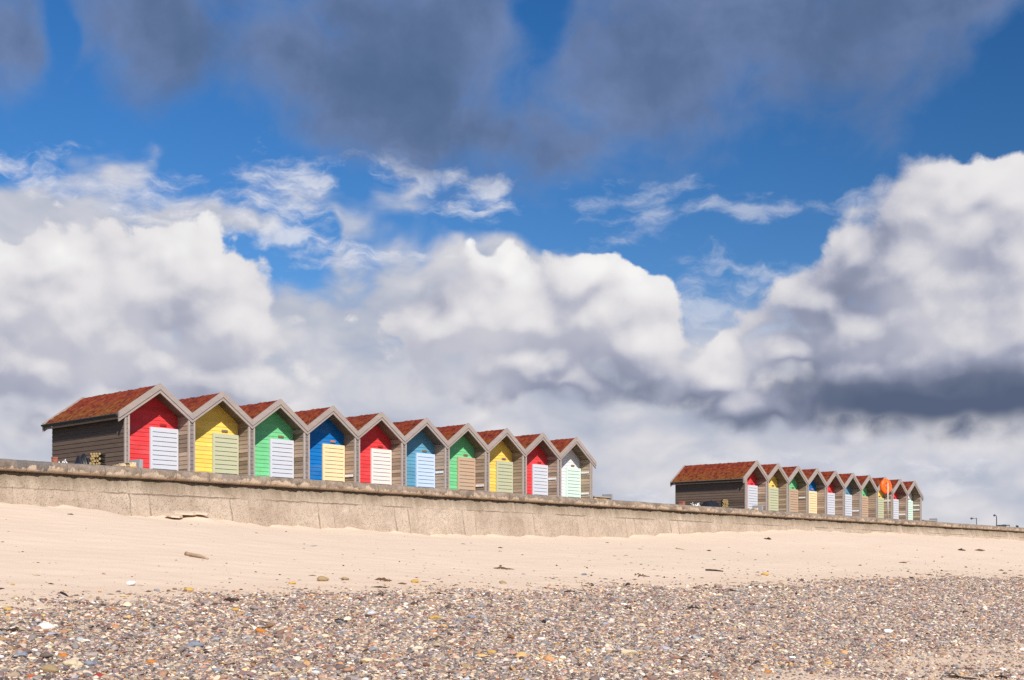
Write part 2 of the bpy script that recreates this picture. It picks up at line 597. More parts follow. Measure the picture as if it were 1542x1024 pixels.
def coping_fn(n, co):
    x, y, z = n.sep(co)
    b = n.m('FLOOR', n.m('DIVIDE', n.m('ADD', x, n.m('MULTIPLY', n.white(n.m('FLOOR', n.m('DIVIDE', x, 4.)), '1D'), .8)), .967))
    w = n.white(b, '1D')
    k = n.noise(co, 3., 6, .7)
    k2 = n.noise(co, 18., 5, .7)
    k3 = n.noise(n.comb(x, 0., n.m('MULTIPLY', z, .6)), 2.3, 5, .7)
    base = n.mix(n.mr(k, .3, .7), (.12, .085, .06), (.40, .315, .24))
    base = n.mix(n.m('MULTIPLY', w, .6), base, n.mix(n.white(n.m('ADD', b, 7.), '1D'), (.15, .13, .12), (.33, .25, .185)))
    # one newer dark block
    nb = n.m('MULTIPLY', n.m('GREATER_THAN', x, 14.26 - 1.35), n.m('LESS_THAN', x, 15.1 - 1.35))
    base = n.mix(n.m('MULTIPLY', nb, .7), base, (.12, .115, .115))
    tone = n.m('MULTIPLY_ADD', k2, .9, .55)
    base = n.mix(1., base, n.comb(tone, tone, tone), 'MULTIPLY')
    # spalled pale lower edge
    lo = n.m('ADD', n.m('SUBTRACT', z, ZT - .215), n.m('MULTIPLY', n.m('SUBTRACT', k3, .56), .75))
    pale = n.m('MULTIPLY', n.mr(lo, .012, -.012), n.mr(n.noise(n.comb(x, 0., 0.), .9, 3, .6), .32, .5))
    base = n.mix(n.m('MULTIPLY', pale, .85), base, n.mix(k2, (.45, .34, .24), (.60, .47, .35)))
    # algae below
    st = n.mr(n.m('ADD', z, n.m('MULTIPLY', k3, .06)), ZT - .215, ZT - .255)
    base = n.mix(n.m('MULTIPLY', st, .85), base, (.055, .04, .022))
    # joints
    fr = n.m('ABSOLUTE', n.m('SUBTRACT', n.m('FRACT', n.m('DIVIDE', n.m('ADD', x, .4), .967)), .5))
    j = n.mr(fr, .482, .492)
    base = n.mix(n.m('MULTIPLY', j, .5), base, (.09, .07, .055))
    return base, n.bump(n.m('ADD', k, k2), .8, .03)


def wall_fn(n, co):
    x, y, z = n.sep(co)
    k = n.noise(co, 1.1, 5, .65)
    k2 = n.noise(co, 9., 5, .7)
    k3 = n.noise(co, 40., 4, .7)
    base = n.mix(n.mr(k, .3, .7), (.35, .265, .195), (.56, .45, .35))
    base = n.mix(n.m('MULTIPLY', n.mr(k2, .48, .72), .55), base, (.29, .215, .155))
    # exposed aggregate
    v = n.vor(co, 26., out='Distance')
    vc = n.vor(co, 26., out='Color')
    agg = n.mr(n.noise(n.comb(n.m('MULTIPLY', x, .8), 0., n.m('MULTIPLY', z, .8)), 1.3, 4, .6), .42, .6)
    spots = n.m('MULTIPLY', n.mr(v, .42, .2), n.m('GREATER_THAN', n.sep(vc)[0], .55))
    base = n.mix(n.m('MULTIPLY', n.m('MULTIPLY', spots, agg), .65), base, n.mix(n.sep(vc)[1], (.16, .115, .08), (.58, .47, .37)))
    tone = n.m('MULTIPLY_ADD', k3, .5, .75)
    base = n.mix(1., base, n.comb(tone, tone, tone), 'MULTIPLY')
    # smooth infill strips every 2.9 m below a day joint
    wob = n.m('MULTIPLY', n.m('SUBTRACT', n.noise(n.comb(x, 0., z), 4., 3, .6), .5), .12)
    ph = n.m('FRACT', n.m('DIVIDE', n.m('ADD', n.m('SUBTRACT', x, 18.9 - 29 - .27), wob), 2.9))
    below = n.mr(n.m('ADD', z, n.m('MULTIPLY', wob, .5)), ZT - .64, ZT - .66)
    strip = n.m('MULTIPLY', n.m('LESS_THAN', ph, .186), below)
    sid = n.white(n.m('FLOOR', n.m('DIVIDE', n.m('SUBTRACT', x, 18.9 - 29 - .27), 2.9)), '1D')
    base = n.mix(n.m('MULTIPLY', strip, n.m('MULTIPLY_ADD', sid, .45, .12)), base, n.mix(k2, (.47, .37, .28), (.58, .46, .36)))
    e = n.m('MINIMUM', n.m('ABSOLUTE', n.m('SUBTRACT', ph, .186)), n.m('MINIMUM', ph, n.m('SUBTRACT', 1., ph)))
    ln = n.m('MULTIPLY', n.m('MULTIPLY', n.mr(e, .012, .003), below), n.mr(k, .42, .62))
    base = n.mix(n.m('MULTIPLY', ln, .5), base, (.13, .095, .065))
    dj = n.m('MULTIPLY', n.mr(n.m('ABSOLUTE', n.m('SUBTRACT', n.m('ADD', z, n.m('MULTIPLY', wob, .7)), ZT - .65)), .022, .006), n.mr(n.noise(n.comb(x, 0., 3.), .5, 3, .6), .42, .55))
    base = n.mix(n.m('MULTIPLY', dj, .6), base, (.14, .105, .075))
    dsk = n.m('MULTIPLY', n.mr(n.noise(n.comb(n.m('MULTIPLY', x, 2.6), 2., n.m('MULTIPLY', z, .35)), 1., 5, .65), .56, .70), n.mr(n.noise(co, 5., 4, .7), .3, .6))
    base = n.mix(n.m('MULTIPLY', dsk, .5), base, (.24, .185, .135))
    wsp = n.m('MULTIPLY', n.mr(n.noise(co, 2.7, 5, .7), .64, .70), .5)
    base = n.mix(wsp, base, (.62, .54, .45))
    # run-off under the coping
    ro = n.m('MULTIPLY', n.mr(n.m('ADD', z, n.m('MULTIPLY', n.noise(n.comb(n.m('MULTIPLY', x, 5.), 0., n.m('MULTIPLY', z, .7)), 1., 4, .6), .5)), ZT - .42, ZT + .0), .9)
    base = n.mix(ro, base, (.15, .115, .075))
    h = n.m('ADD', n.m('ADD', k2, n.m('MULTIPLY', k3, .6)), n.m('MULTIPLY', spots, -.5))
    h = n.m('SUBTRACT', h, n.m('ADD', ln, dj))
    return base, n.bump(h, .8, .03)


M['coping'] = mat('weathered coping concrete', coping_fn, .95, .15)
M['wall'] = mat('old beach wall concrete', wall_fn, .95, .15)
xs = np.concatenate([np.arange(-20, 8, 1.), np.arange(8, 60, .11), np.arange(60, 130, .5), np.arange(130, 521, 10.)])


def extrude_profile(prof, wob, name, m, parent):
    vs, fs = [], []
    n = len(prof)
    r = np.random.default_rng(5)
    for i, x in enumerate(xs):
        for j, (p, z, a) in enumerate(prof):
            d = a * wob(x, j)
            vs.append((x, p + d, z + d * .5))
    for i in range(len(xs) - 1):
        for j in range(n - 1):
            fs.append((i * n + j, (i + 1) * n + j, (i + 1) * n + j + 1, i * n + j + 1))
    mb = MB(); mb.add(vs, fs)
    return mb.build(name, m, parent, smooth=True)


def cwob(x, j):
    return (.012 * math.sin(2.3 * x + j * .6) + .010 * math.sin(5.9 * x + 1.3 * j) + .009 * math.sin(13.7 * x + 2.1 * j) + .008 * math.sin(29 * x + 3 * j)
            + .012 * math.sin(.9 * x) - (.02 if abs(((x + .4) / .967) % 1 - .5) > .45 else 0) * -1)


sw = empty('sea_wall', (0, 26.2, 2.4))
tag(sw, 'long weathered concrete sea wall with rounded coping between the sand and the promenade', 'sea wall')
# face (slightly battered), seen from -y : list runs bottom -> top
face = [(25.72 - 26.2, .9 - 2.4, 0), (25.86 - 26.2, ZT - 1.35 - 2.4, .6), (25.95 - 26.2, ZT - .85 - 2.4, .7), (26.02 - 26.2, ZT - .55 - 2.4, .6), (26.1 - 26.2, ZT - .27 - 2.4, .3), (26.3 - 26.2, ZT - .26 - 2.4, 0)]
cop = [(26.16, ZT - .275, 0), (26.02, ZT - .262, .5), (25.965, ZT - .235, 1), (25.95, ZT - .18, 1), (25.955, ZT - .10, 1), (25.975, ZT - .05, 1), (26.02, ZT - .015, .8), (26.12, ZT, .5), (26.4, ZT - .005, .3), (26.5, ZT - .06, 0), (26.5, ZT - .3, 0)]
cop = [(p - 26.2, z - 2.4, a) for p, z, a in cop]
fo = extrude_profile(face, cwob, 'wall_face', M['wall'], sw)
cp = extrude_profile(cop, cwob, 'coping', M['coping'], sw)


def fix_object_space(o, off):
    for v in o.data.vertices: v.co = v.co
# materials use object coordinates measured from the wall base: shift the texture back to world height
for m in (M['coping'], M['wall']):
    t = m.node_tree
    tc = [nn for nn in t.nodes if nn.type == 'TEX_COORD'][0]
    add = t.nodes.new('ShaderNodeVectorMath'); add.operation = 'ADD'
    add.inputs[1].default_value = (0, 26.2, 2.4)
    outs = [l.to_socket for l in tc.outputs['Object'].links]
    for s_ in outs: t.links.new(add.outputs[0], s_)
    t.links.new(tc.outputs['Object'], add.inputs[0])


# ------------------------------------------------------------------ beach, promenade, land
def sand_fn(n, co):
    x, y, z = n.sep(co)
    a = n.noise(n.comb(n.m('MULTIPLY', x, .5), y, 0.), .7, 5, .6)
    b = n.noise(co, 14., 6, .7)
    c = n.noise(co, 160., 3, .7)
    d = n.noise(n.comb(n.m('MULTIPLY', x, .6), n.m('MULTIPLY', y, 2.2), 0.), 2.4, 6, .7)
    col = n.mix(a, (.70, .53, .385), (.775, .606, .457))
    col = n.mix(n.m('MULTIPLY', n.mr(d, .48, .75), .28), col, (.64, .485, .34))
    tone = n.m('MULTIPLY_ADD', n.m('ADD', n.m('MULTIPLY', b, .5), n.m('MULTIPLY', c, .4)), .2, .9)
    col = n.mix(1., col, n.comb(tone, tone, tone), 'MULTIPLY')
    # grit near the shingle
    near = n.mr(n.m('ADD', y, n.m('MULTIPLY', a, 3.)), 15.5, 12.5)
    col = n.mix(n.m('MULTIPLY', near, .34), col, (.58, .395, .255))
    sp = n.vor(co, 55., out='Distance'); sc = n.sep(n.vor(co, 55., out='Color'))
    grit = n.m('MULTIPLY', n.mr(sp, .34, .2), n.m('GREATER_THAN', sc[0], n.mr(near, 0, 1, .97, .80)))
    col = n.mix(n.m('MULTIPLY', grit, .75), col, n.mix(sc[1], (.12, .08, .06), (.42, .3, .2)))
    # gravel bed below the shingle
    g = n.mr(n.m('ADD', y, n.m('MULTIPLY', n.noise(co, 2.5, 4, .6), .9)), 11.2, 10.5)
    cov = n.mr(n.noise(n.comb(n.m('MULTIPLY', x, .35), y, 4.), .9, 4, .6), .36, .5)
    low = n.m('MAXIMUM', n.mr(n.m('ADD', y, n.m('MULTIPLY', n.noise(co, 1.2, 3, .6), 1.6)), 6.3, 6.9), n.m('MULTIPLY', n.mr(x, 10., 8.5), .9))
    g = n.m('MULTIPLY', g, n.m('MAXIMUM', low, n.m('MULTIPLY', cov, .12)))
    gv = n.vor(co, 48., out='Color'); gd = n.vor(co, 48., out='Distance')
    gs = n.sep(gv)
    gc = n.ramp(gs[0], [(0, (.10, .085, .08)), (.3, (.2, .165, .15)), (.55, (.3, .255, .22)), (.75, (.22, .22, .25)), (.9, (.42, .33, .24)), (1, (.55, .5, .45))], 'CONSTANT')
    gc = n.mix(n.mr(gd, .4, .7), gc, (.035, .026, .02))
    col = n.mix(n.m('MULTIPLY', g, .9), col, gc)
    h = n.m('ADD', n.m('ADD', n.m('MULTIPLY', b, .6), n.m('MULTIPLY', c, .12)), n.m('MULTIPLY', d, 1.2))
    dent = n.mr(n.vor(n.vm('ADD', co, n.comb(n.m('MULTIPLY', b, .25), n.m('MULTIPLY', d, .25), 0.)), 1.7, 'SMOOTH_F1', smooth=.3), .05, .3, 0., 1., 'SMOOTHSTEP')
    h = n.m('ADD', h, n.m('MULTIPLY', dent, n.m('MULTIPLY', n.mr(a, .4, .6), 1.1)))
    h = n.m('SUBTRACT', h, n.m('MULTIPLY', n.m('MULTIPLY', g, gd), .5))
    return col, n.bump(h, .3, .02)


M['sand'] = mat('pale beach sand', sand_fn, .97, .1)
qs = np.concatenate([np.arange(-60, -4, 2.), np.arange(-4, 30, .12), np.arange(30, 90, .3), np.arange(90, 200, 2.), np.arange(200, 521, 20.)])
ps = np.concatenate([np.arange(-60, 0, 4.), np.arange(0, 14, .12), np.arange(14, 25.0, .12), np.arange(25.0, 26.15, .06)])
QQ, PP = np.meshgrid(qs, ps)
ZZ = ground(QQ, PP)
ZZ = np.where(PP < 0, .104 * PP * .6, ZZ)
nq, npp = len(qs), len(ps)
verts = np.stack([QQ, PP, ZZ], -1).reshape(-1, 3)
idx = np.arange(nq * npp).reshape(npp, nq)
faces = np.stack([idx[:-1, :-1], idx[:-1, 1:], idx[1:, 1:], idx[1:, :-1]], -1).reshape(-1, 4)
me = bpy.data.meshes.new('beach_sand')
me.from_pydata(verts.tolist(), [], faces.tolist())
me.polygons.foreach_set('use_smooth', [True] * len(faces))
me.materials.append(M['sand'])
tag(link('beach_sand', me), kind='structure')

M['paving'] = plain('promenade asphalt', (.16, .15, .14), .9, .2, 3.)
M['grass'] = plain('rough grass', (.07, .09, .03), .95, .4, .6)
pr = MB(); pr.add([(-20, 26.502, ZP), (520, 26.502, ZP), (520, 44, ZP), (-20, 44, ZP)], [(0, 1, 2, 3)])
tag(pr.build('promenade', M['paving']), kind='structure')
gr = MB(); gr.add([(-1500, 44, ZP - .06), (520, 44, ZP - .06), (3500, 44, ZP - .06), (3500, 3500, ZP - .06), (-1500, 3500, ZP - .06)], [(0, 1, 2, 3, 4)])
tag(gr.build('grass_ground', M['grass']), kind='structure')


# ------------------------------------------------------------------ shingle
def pebble_color_mat():
    m = bpy.data.materials.new('beach pebble')
    m.use_nodes = True
    t = m.node_tree; n = NT(t)
    b = t.nodes['Principled BSDF']
    at_ = n.node('ShaderNodeAttribute', attribute_type='INSTANCER', attribute_name='pebble_color')
    co = n.node('ShaderNodeTexCoord').outputs['Object']
    k = n.noise(co, 2.2, 4, .6)
    k2 = n.noise(co, 11., 3, .7)
    tone = n.m('ADD', n.m('MULTIPLY_ADD', k, .5, .62), n.m('MULTIPLY', k2, .3))
    n.put(b.inputs['Base Color'], n.mix(1., at_.outputs['Color'], n.comb(tone, tone, tone), 'MULTIPLY'))
    b.inputs['Roughness'].default_value = .75
    b.inputs['Specular IOR Level'].default_value = .3
    return m


M['pebble'] = pebble_color_mat()


def pebble_mesh(seed, m, sub=3, rough=.16, name='pebble'):
    r = np.random.default_rng(seed)
    bm = bmesh.new()
    bmesh.ops.create_icosphere(bm, subdivisions=sub, radius=1.)
    ks = [(r.normal(size=3) * s, r.uniform(0, 6.28), a) for s, a in [(1.2, rough), (1.6, rough), (2.4, rough * .6), (3.5, rough * .3)]]
    cut = [(Vector(r.normal(size=3)).normalized(), r.uniform(.62, .9)) for _ in range(7)]
    for v in bm.verts:
        c = np.array(v.co)
        d = 1 + sum(a * math.sin(float(k @ c) + ph) for k, ph, a in ks)
        p = Vector(c * d)
        for nrm, lim in cut:
            e = p.dot(nrm) - lim
            if e > 0: p -= nrm * e * .75
        v.co = p
    me = bpy.data.meshes.new(name)
    bm.to_mesh(me); bm.free()
    me.polygons.foreach_set('use_smooth', [True] * len(me.polygons))
    me.materials.append(m)
    return me


pcol = bpy.data.collections.new('pebble shapes')
for i in range(8):
    o = bpy.data.objects.new('pebble_shape', pebble_mesh(100 + i, M['pebble']))
    pcol.objects.link(o)

# scatter inside (and a little beside) the visible wedge
def sample(n, dens_fn):
    q = rng.uniform(-2, 46, n); p = rng.uniform(2.2, 12.4, n)
    Z = q * CA + p * SA; X = q * SA - p * CA
    ok = (np.abs(X) < .4256 * Z + 1.3) & (Z > 5)
    V = (ground(q, p) - EYE) / np.maximum(Z, .1)
    ok &= V > -.128
    q, p, Z = q[ok], p[ok], Z[ok]
    keep = rng.uniform(size=len(q)) < dens_fn(q, p, Z)
    return q[keep], p[keep], Z[keep]


def cov_fn(q, p):
    e = edge(q)
    cl = .3 * np.sin(5.3 * q + 3.1 * p) + .18 * np.sin(8.7 * q - 6.7 * p + 1) + .14 * np.sin(15 * q + 11 * p + 2) + .1 * np.sin(27 * q - 19 * p)
    inside = sstep(e + .25, e - .55, p + .8 * cl)
    stray = .055 * np.exp(-np.clip(p - e, 0, 9) / .45) * (p > e - .1)
    # sandy patches low on the right
    pt = np.sin(1.1 * q + .7 * p + 1.) + np.sin(2.3 * q - 1.9 * p + 2.) * .7 + np.sin(4.1 * q + 3.3 * p) * .45 + np.sin(7.7 * q - 6.1 * p) * .3
    low = sstep(6.15, 5.4, p) * sstep(8, 10, q)
    return np.maximum(inside * (1 - low * np.where(pt > -.9, .86, .2)), stray)


cols = np.array([lin(*c) for c in [
    (140, 130, 127), (124, 109, 105), (160, 149, 144), (108, 94, 89), (182, 161, 140), (202, 180, 156), (226, 208, 188), (156, 157, 164), (130, 130, 138),
    (208, 168, 116), (186, 140, 100), (240, 232, 224), (78, 68, 64), (142, 102, 88), (176, 138, 120), (132, 111, 108), (206, 190, 174)]])
cw = np.array([12, 11, 11, 8, 15, 14, 8, 5, 4, 3, 5, 2, 3, 6, 10, 9, 9], float); cw /= cw.sum()

sets = []
q, p, Z = sample(1500000, lambda q, p, Z: cov_fn(q, p) * np.clip(11. / Z, .3, 1))
s = .0085 * np.exp(rng.normal(size=len(q)) * .33) * np.clip(Z / 11., .9, 1.9)
sets.append((q, p, s))
q, p, Z = sample(200000, lambda q, p, Z: cov_fn(q, p) * np.clip(13. / Z, .4, 1) * (.55 + .45 * np.sin(.9 * q + 1.3 * p) ** 2))
s = .0165 * np.exp(rng.normal(size=len(q)) * .3)
sets.append((q, p, s))
q, p, Z = sample(17000, lambda q, p, Z: cov_fn(q, p) * (.35 + .65 * sstep(14, 5, q)) * (.5 + .5 * np.sin(.7 * q - 1.1 * p + 2) ** 2))
s = .029 * np.exp(rng.normal(size=len(q)) * .24)
sets.append((q, p, s))
q = np.concatenate([a[0] for a in sets]); p = np.concatenate([a[1] for a in sets]); s = np.concatenate([a[2] for a in sets])
N = len(q)
z = ground(q, p) + s * rng.uniform(-.1, .35, N)
ci = rng.choice(len(cols), N, p=cw)
pc = cols[ci] * np.exp(rng.normal(size=(N, 1)) * .22) * .87 * np.array([1.02, .985, .93])
pc *= (1 + rng.normal(size=(N, 3)) * .03)
pc = np.clip(pc, .01, .9)
sc = np.stack([s * rng.uniform(.95, 1.5, N), s * rng.uniform(.75, 1.1, N), s * rng.uniform(.42, .8, N)], -1)
rot = np.stack([rng.normal(size=N) * .28, rng.normal(size=N) * .28, rng.uniform(0, 6.283, N)], -1)
me = bpy.data.meshes.new('shingle')
me.vertices.add(N)
me.vertices.foreach_set('co', np.stack([q, p, z], -1).astype(np.float32).ravel())
for nm, typ, arr in (('pebble_scale', 'FLOAT_VECTOR', sc), ('pebble_turn', 'FLOAT_VECTOR', rot)):
    a = me.attributes.new(nm, typ, 'POINT'); a.data.foreach_set('vector', arr.astype(np.float32).ravel())
a = me.attributes.new('pebble_color', 'FLOAT_COLOR', 'POINT')
a.data.foreach_set('color', np.concatenate([pc, np.ones((N, 1))], 1).astype(np.float32).ravel())
a = me.attributes.new('pebble_shape', 'INT', 'POINT'); a.data.foreach_set('value', rng.integers(0, 8, N).astype(np.int32))
me.update()
sh = link('shingle', me)
tag(sh, 'bank of mixed grey, tan and cream pebbles across the bottom of the beach', 'shingle', kind='stuff')
ng = bpy.data.node_groups.new('scatter pebbles', 'GeometryNodeTree')
ng.interface.new_socket('Geometry', in_out='INPUT', socket_type='NodeSocketGeometry')
ng.interface.new_socket('Geometry', in_out='OUTPUT', socket_type='NodeSocketGeometry')
gi = ng.nodes.new('NodeGroupInput'); go = ng.nodes.new('NodeGroupOutput')
iop = ng.nodes.new('GeometryNodeInstanceOnPoints')
cin = ng.nodes.new('GeometryNodeCollectionInfo')
cin.inputs['Collection'].default_value = pcol
cin.inputs['Separate Children'].default_value = True
cin.inputs['Reset Children'].default_value = True


def named(nm, typ):
    k = ng.nodes.new('GeometryNodeInputNamedAttribute'); k.data_type = typ
    k.inputs['Name'].default_value = nm
    return [o for o in k.outputs if o.name == 'Attribute' and o.enabled][0]


L = ng.links.new
L(gi.outputs[0], iop.inputs['Points']); L(cin.outputs[0], iop.inputs['Instance'])
iop.inputs['Pick Instance'].default_value = True
L(named('pebble_shape', 'INT'), iop.inputs['Instance Index'])
e2r = ng.nodes.new('FunctionNodeEulerToRotation')
L(named('pebble_turn', 'FLOAT_VECTOR'), e2r.inputs[0]); L(e2r.outputs[0], iop.inputs['Rotation'])
L(named('pebble_scale', 'FLOAT_VECTOR'), iop.inputs['Scale'])
L(iop.outputs[0], go.inputs[0])
sh.modifiers.new('scatter', 'NODES').node_group = ng


# ------------------------------------------------------------------ stones, seaweed and driftwood on the beach
def stone_mat(name, c, var=.22):
    def fn(n, co):
        k = n.noise(co, 2.6, 5, .65)
        k2 = n.noise(co, 12., 3, .7)
        tone = n.m('ADD', n.m('MULTIPLY_ADD', k, var * 2, 1 - var * 1.5), n.m('MULTIPLY', k2, var))
        return n.mix(1., c, n.comb(tone, tone, tone), 'MULTIPLY'), n.bump(n.m('ADD', k, k2), .4, .1)
    return mat(name, fn, .78, .3)


STONE = {k: stone_mat(k + ' stone', tuple(x * .88 for x in lin(*c))) for k, c in dict(
    white=(240, 234, 226), cream=(228, 205, 170), yellow=(214, 172, 96), orange=(214, 140, 66), blue=(148, 151, 161), grey=(150, 144, 142),
    dark=(62, 54, 52), red=(170, 66, 56), tan=(176, 150, 112), purple=(126, 98, 94), rust=(196, 96, 52)).items()}
SHAPES = {}


def stone(x, y, wpx, colr, label, cat='stone', ratio=(.8, .5), group=None, name='cobble', sink=.25):
    """a loose stone whose visible width in the photo is wpx"""
    q, p, z, Z = on_ground(x, y)
    s = wpx / F0 * Z / 2
    key = (colr, len(SHAPES) % 5)
    if key not in SHAPES:
        SHAPES[key] = pebble_mesh(300 + len(SHAPES) * 7, STONE[colr], 4, .13, 'cobble')
    o = link(name, SHAPES[key])
    o.location = (q, p, z + s * ratio[1] * (1 - 2 * sink))
    o.scale = (s * 1.02, s * ratio[0], s * ratio[1])
    o.rotation_euler = (random.uniform(-.12, .12), random.uniform(-.12, .12), A - math.pi / 2 + random.uniform(-.4, .4))
    tag(o, label, cat, group)
    return o


GS = 'stones lying on the bare sand'
for a in [
    (197, 880.5, 15, 'white', 'white stone lying alone on the sand above the left of the shingle'),
    (186, 899, 11, 'cream', 'pale cream stone at the shingle edge just below the lone white stone'),
    (150, 892, 6, 'orange', 'small ochre stone on the sand left of the lone white stone'),
    (19, 881, 7, 'yellow', 'small yellow stone on the sand at the far left edge of the photo'),
    (284, 890, 17, 'yellow', 'yellow and cream stone half buried at the left shingle edge'),
    (440, 879.5, 12, 'yellow', 'oval ochre stone on the sand, leftmost of the ochre stones at left of centre'),
    (486, 875, 17, 'tan', 'long tan stone on the sand just right of the oval ochre stone'),
    (520, 873.5, 12, 'tan', 'tan stone on the sand left of the grey seaweed tangle'),
    (625, 877.5, 13, 'yellow', 'ochre stone on the sand right of the seaweed tangle near centre'),
    (757, 878.5, 12, 'tan', 'tan stone on the sand below the long brown strip of weed'),
    (1152, 866, 13, 'yellow', 'yellow stone on the sand right of the black stick'),
    (880, 866, 9, 'blue', 'bluish stone on the sand near the middle of the beach')]:
    stone(*a, group=GS)
GC = 'larger cobbles among the shingle'
for a in [
    (95, 990, 17, 'orange', 'orange cobble in the shingle at lower left', ),
    (110, 1004, 30, 'cream', 'long cream slab-like cobble in the shingle at lower left'),
    (76, 1013, 26, 'tan', 'big olive tan cobble near the bottom left corner'),
    (148, 1020, 15, 'red', 'dark red cobble at the bottom edge, lower left'),
    (47, 1021, 14, 'rust', 'rust orange cobble at the bottom edge near the left corner'),
    (136, 1003, 20, 'blue', 'pale blue grey rounded cobble right of the long cream cobble'),
    (35, 989, 19, 'blue', 'flat pale blue cobble near the left edge of the shingle'),
    (11, 919, 15, 'yellow', 'ochre cobble at the top edge of the shingle, far left'),
    (68, 948, 26, 'white', 'broad whitish cobble in the upper left shingle'),
    (292, 975, 26, 'blue', 'large pale blue grey cobble in the left shingle'),
    (327, 1012, 14, 'blue', 'blue cobble near the bottom left of the shingle'),
    (227, 999, 15, 'orange', 'ochre cobble above the bottom edge, left of the blue cobble'),
    (392, 953, 18, 'orange', 'orange tan cobble in the shingle left of the black weed'),
    (355, 920, 11, 'yellow', 'yellow cobble near the top of the shingle at left'),
    (475, 1016, 17, 'white', 'white rounded cobble near the bottom edge, left of centre'),
    (412, 1018, 16, 'cream', 'cream cobble at the bottom edge left of the white rounded cobble'),
    (552, 998, 19, 'cream', 'cream cobble in the lower shingle left of centre'),
    (602, 1005, 16, 'cream', 'pale orange cobble in the lower shingle near centre'),
    (655, 933, 18, 'yellow', 'yellow oval cobble in the upper shingle near centre'),
    (600, 937, 16, 'grey', 'grey cobble left of the yellow oval cobble, upper shingle'),
    (711, 932, 15, 'blue', 'slate blue cobble right of the yellow oval cobble'),
    (740, 985, 15, 'yellow', 'bright ochre round cobble in the shingle near centre'),
    (702, 1006, 19, 'tan', 'tan cobble below the bright ochre round cobble'),
    (815, 965, 15, 'white', 'white cobble resting by a grey one, right of centre'),
    (820, 972, 17, 'grey', 'grey cobble under the white one, right of centre'),
    (944, 986, 22, 'cream', 'pale angular cobble in the shingle right of centre'),
    (1156, 1013, 11, 'orange', 'orange block-like cobble near the bottom edge at right'),
    (1246, 1001, 13, 'yellow', 'ochre cobble in the sandy patch at lower right'),
    (1337, 953, 15, 'white', 'pale cobble in the right half of the shingle'),
    (1540, 980, 12, 'white', 'white cobble at the right edge of the photo')]:
    stone(*a, group=GC, ratio=(.75, .52))

M['weed'] = mat('dried seaweed', lambda n, co: n.mix(n.noise(co, 30., 4, .7), (.018, .012, .009), (.075, .045, .03)), .8)
M['weed_brown'] = mat('brown seaweed', lambda n, co: n.mix(n.noise(co, 30., 4, .7), (.06, .03, .018), (.22, .115, .06)), .85)


def weed(x, y, wpx, hpx, m, label, seed, strands=16, group='seaweed left by the tide'):
    q, p, z, Z = on_ground(x, y)
    wd = wpx / F0 * Z; ht = max(.012, hpx / F0 * Z * .6)
    r = random.Random(seed)
    mb = MB()
    rt = Vector((SA, -CA, 0)); fw_ = Vector((CA, SA, 0))
    for k in range(strands):
        c = r.gauss(0, .26) * wd; d = r.gauss(0, .25) * wd
        pts = []; ang = r.uniform(-.7, .7) + (math.pi if r.random() < .5 else 0)
        ln = wd * r.uniform(.25, .55); hh = ht * r.uniform(.3, 1.0) * max(.25, 1 - abs(c) / wd * 1.6)
        n_ = 7
        for i in range(n_):
            t = i / (n_ - 1) - .5
            ang += r.gauss(0, .35)
            a_ = c + ln * t * math.cos(ang * .4); b_ = d + ln * .5 * t * math.sin(ang) + r.gauss(0, .01) * wd
            P_ = rt * a_ + fw_ * b_
            zz = float(ground(q + P_.x, p + P_.y)) - z + .002 + hh * (1 - (2 * t) ** 2) * r.uniform(.6, 1)
            pts.append((P_.x, P_.y, zz))
        rad = ht * r.uniform(.16, .34)
        mb.tube(pts, [rad * (.35 + .65 * (1 - abs(2 * i / (n_ - 1) - 1))) * r.uniform(.8, 1.3) for i in range(n_)], 6)
    o = mb.build('seaweed_clump', m, None, True)
    o.location = (q, p, z)
    tag(o, label, 'seaweed', group)


WD, WB = M['weed'], M['weed_brown']
for i, a in enumerate([
    (122, 909, 26, 6, WD, 'flat black seaweed clump at the shingle edge, far left'),
    (347, 905, 30, 9, WD, 'black arched seaweed clump at the shingle edge right of the half buried yellow stone'),
    (22, 951, 24, 9, WD, 'dark brown weed clump lying in the shingle near the left edge'),
    (515, 936, 24, 9, WD, 'black peaked seaweed clump inside the shingle left of centre'),
    (420, 907, 44, 5, WD, 'long thin dark weed line at the shingle edge left of centre'),
    (540, 903, 18, 6, WB, 'brown weed scrap at the shingle edge above the black peaked clump'),
    (573, 896, 26, 6, WD, 'dark weed streak at the shingle edge just below the grey tangle'),
    (577, 874, 19, 9, WB, 'brown tangled weed on open sand left of centre'),
    (660, 895, 22, 6, WD, 'black weed clump at the shingle edge near centre'),
    (757, 857, 36, 5, WB, 'long reddish brown weed strip on open sand near centre'),
    (862, 893, 36, 6, WD, 'broken dark weed line at the shingle edge right of centre'),
    (943, 917, 26, 7, WD, 'dark weed under an orange stone in the upper shingle right of centre'),
    (1043, 917, 30, 8, WD, 'black weed clump in the upper shingle, rightmost of the large ones'),
    (1100, 890, 40, 5, WD, 'dark weed scatter along the shingle edge at right'),
    (965, 867, 20, 5, WB, 'tan brown weed scrap on open sand right of centre'),
    (1448, 829, 9, 6, WD, 'small dark weed scrap high on the sand near the wall at far right'),
    (1157, 812, 8, 5, WD, 'tiny dark weed scrap near the wall in front of the far row'),
    (1440, 1021, 60, 7, WD, 'black weed band along the bottom edge at lower right'),
    (1510, 1022, 40, 7, WD, 'black weed band in the bottom right corner'),
    (1370, 874, 40, 4, WB, 'thin brown weed line at the shingle edge far right'),
    (106, 775, 9, 3, WB, 'tiny dark weed scrap near the wall at far left')]):
    weed(*a, seed=40 + i)

M['drift'] = wood('bleached driftwood', (.40, .285, .19), pitch=9., var=.1, streak=.4)


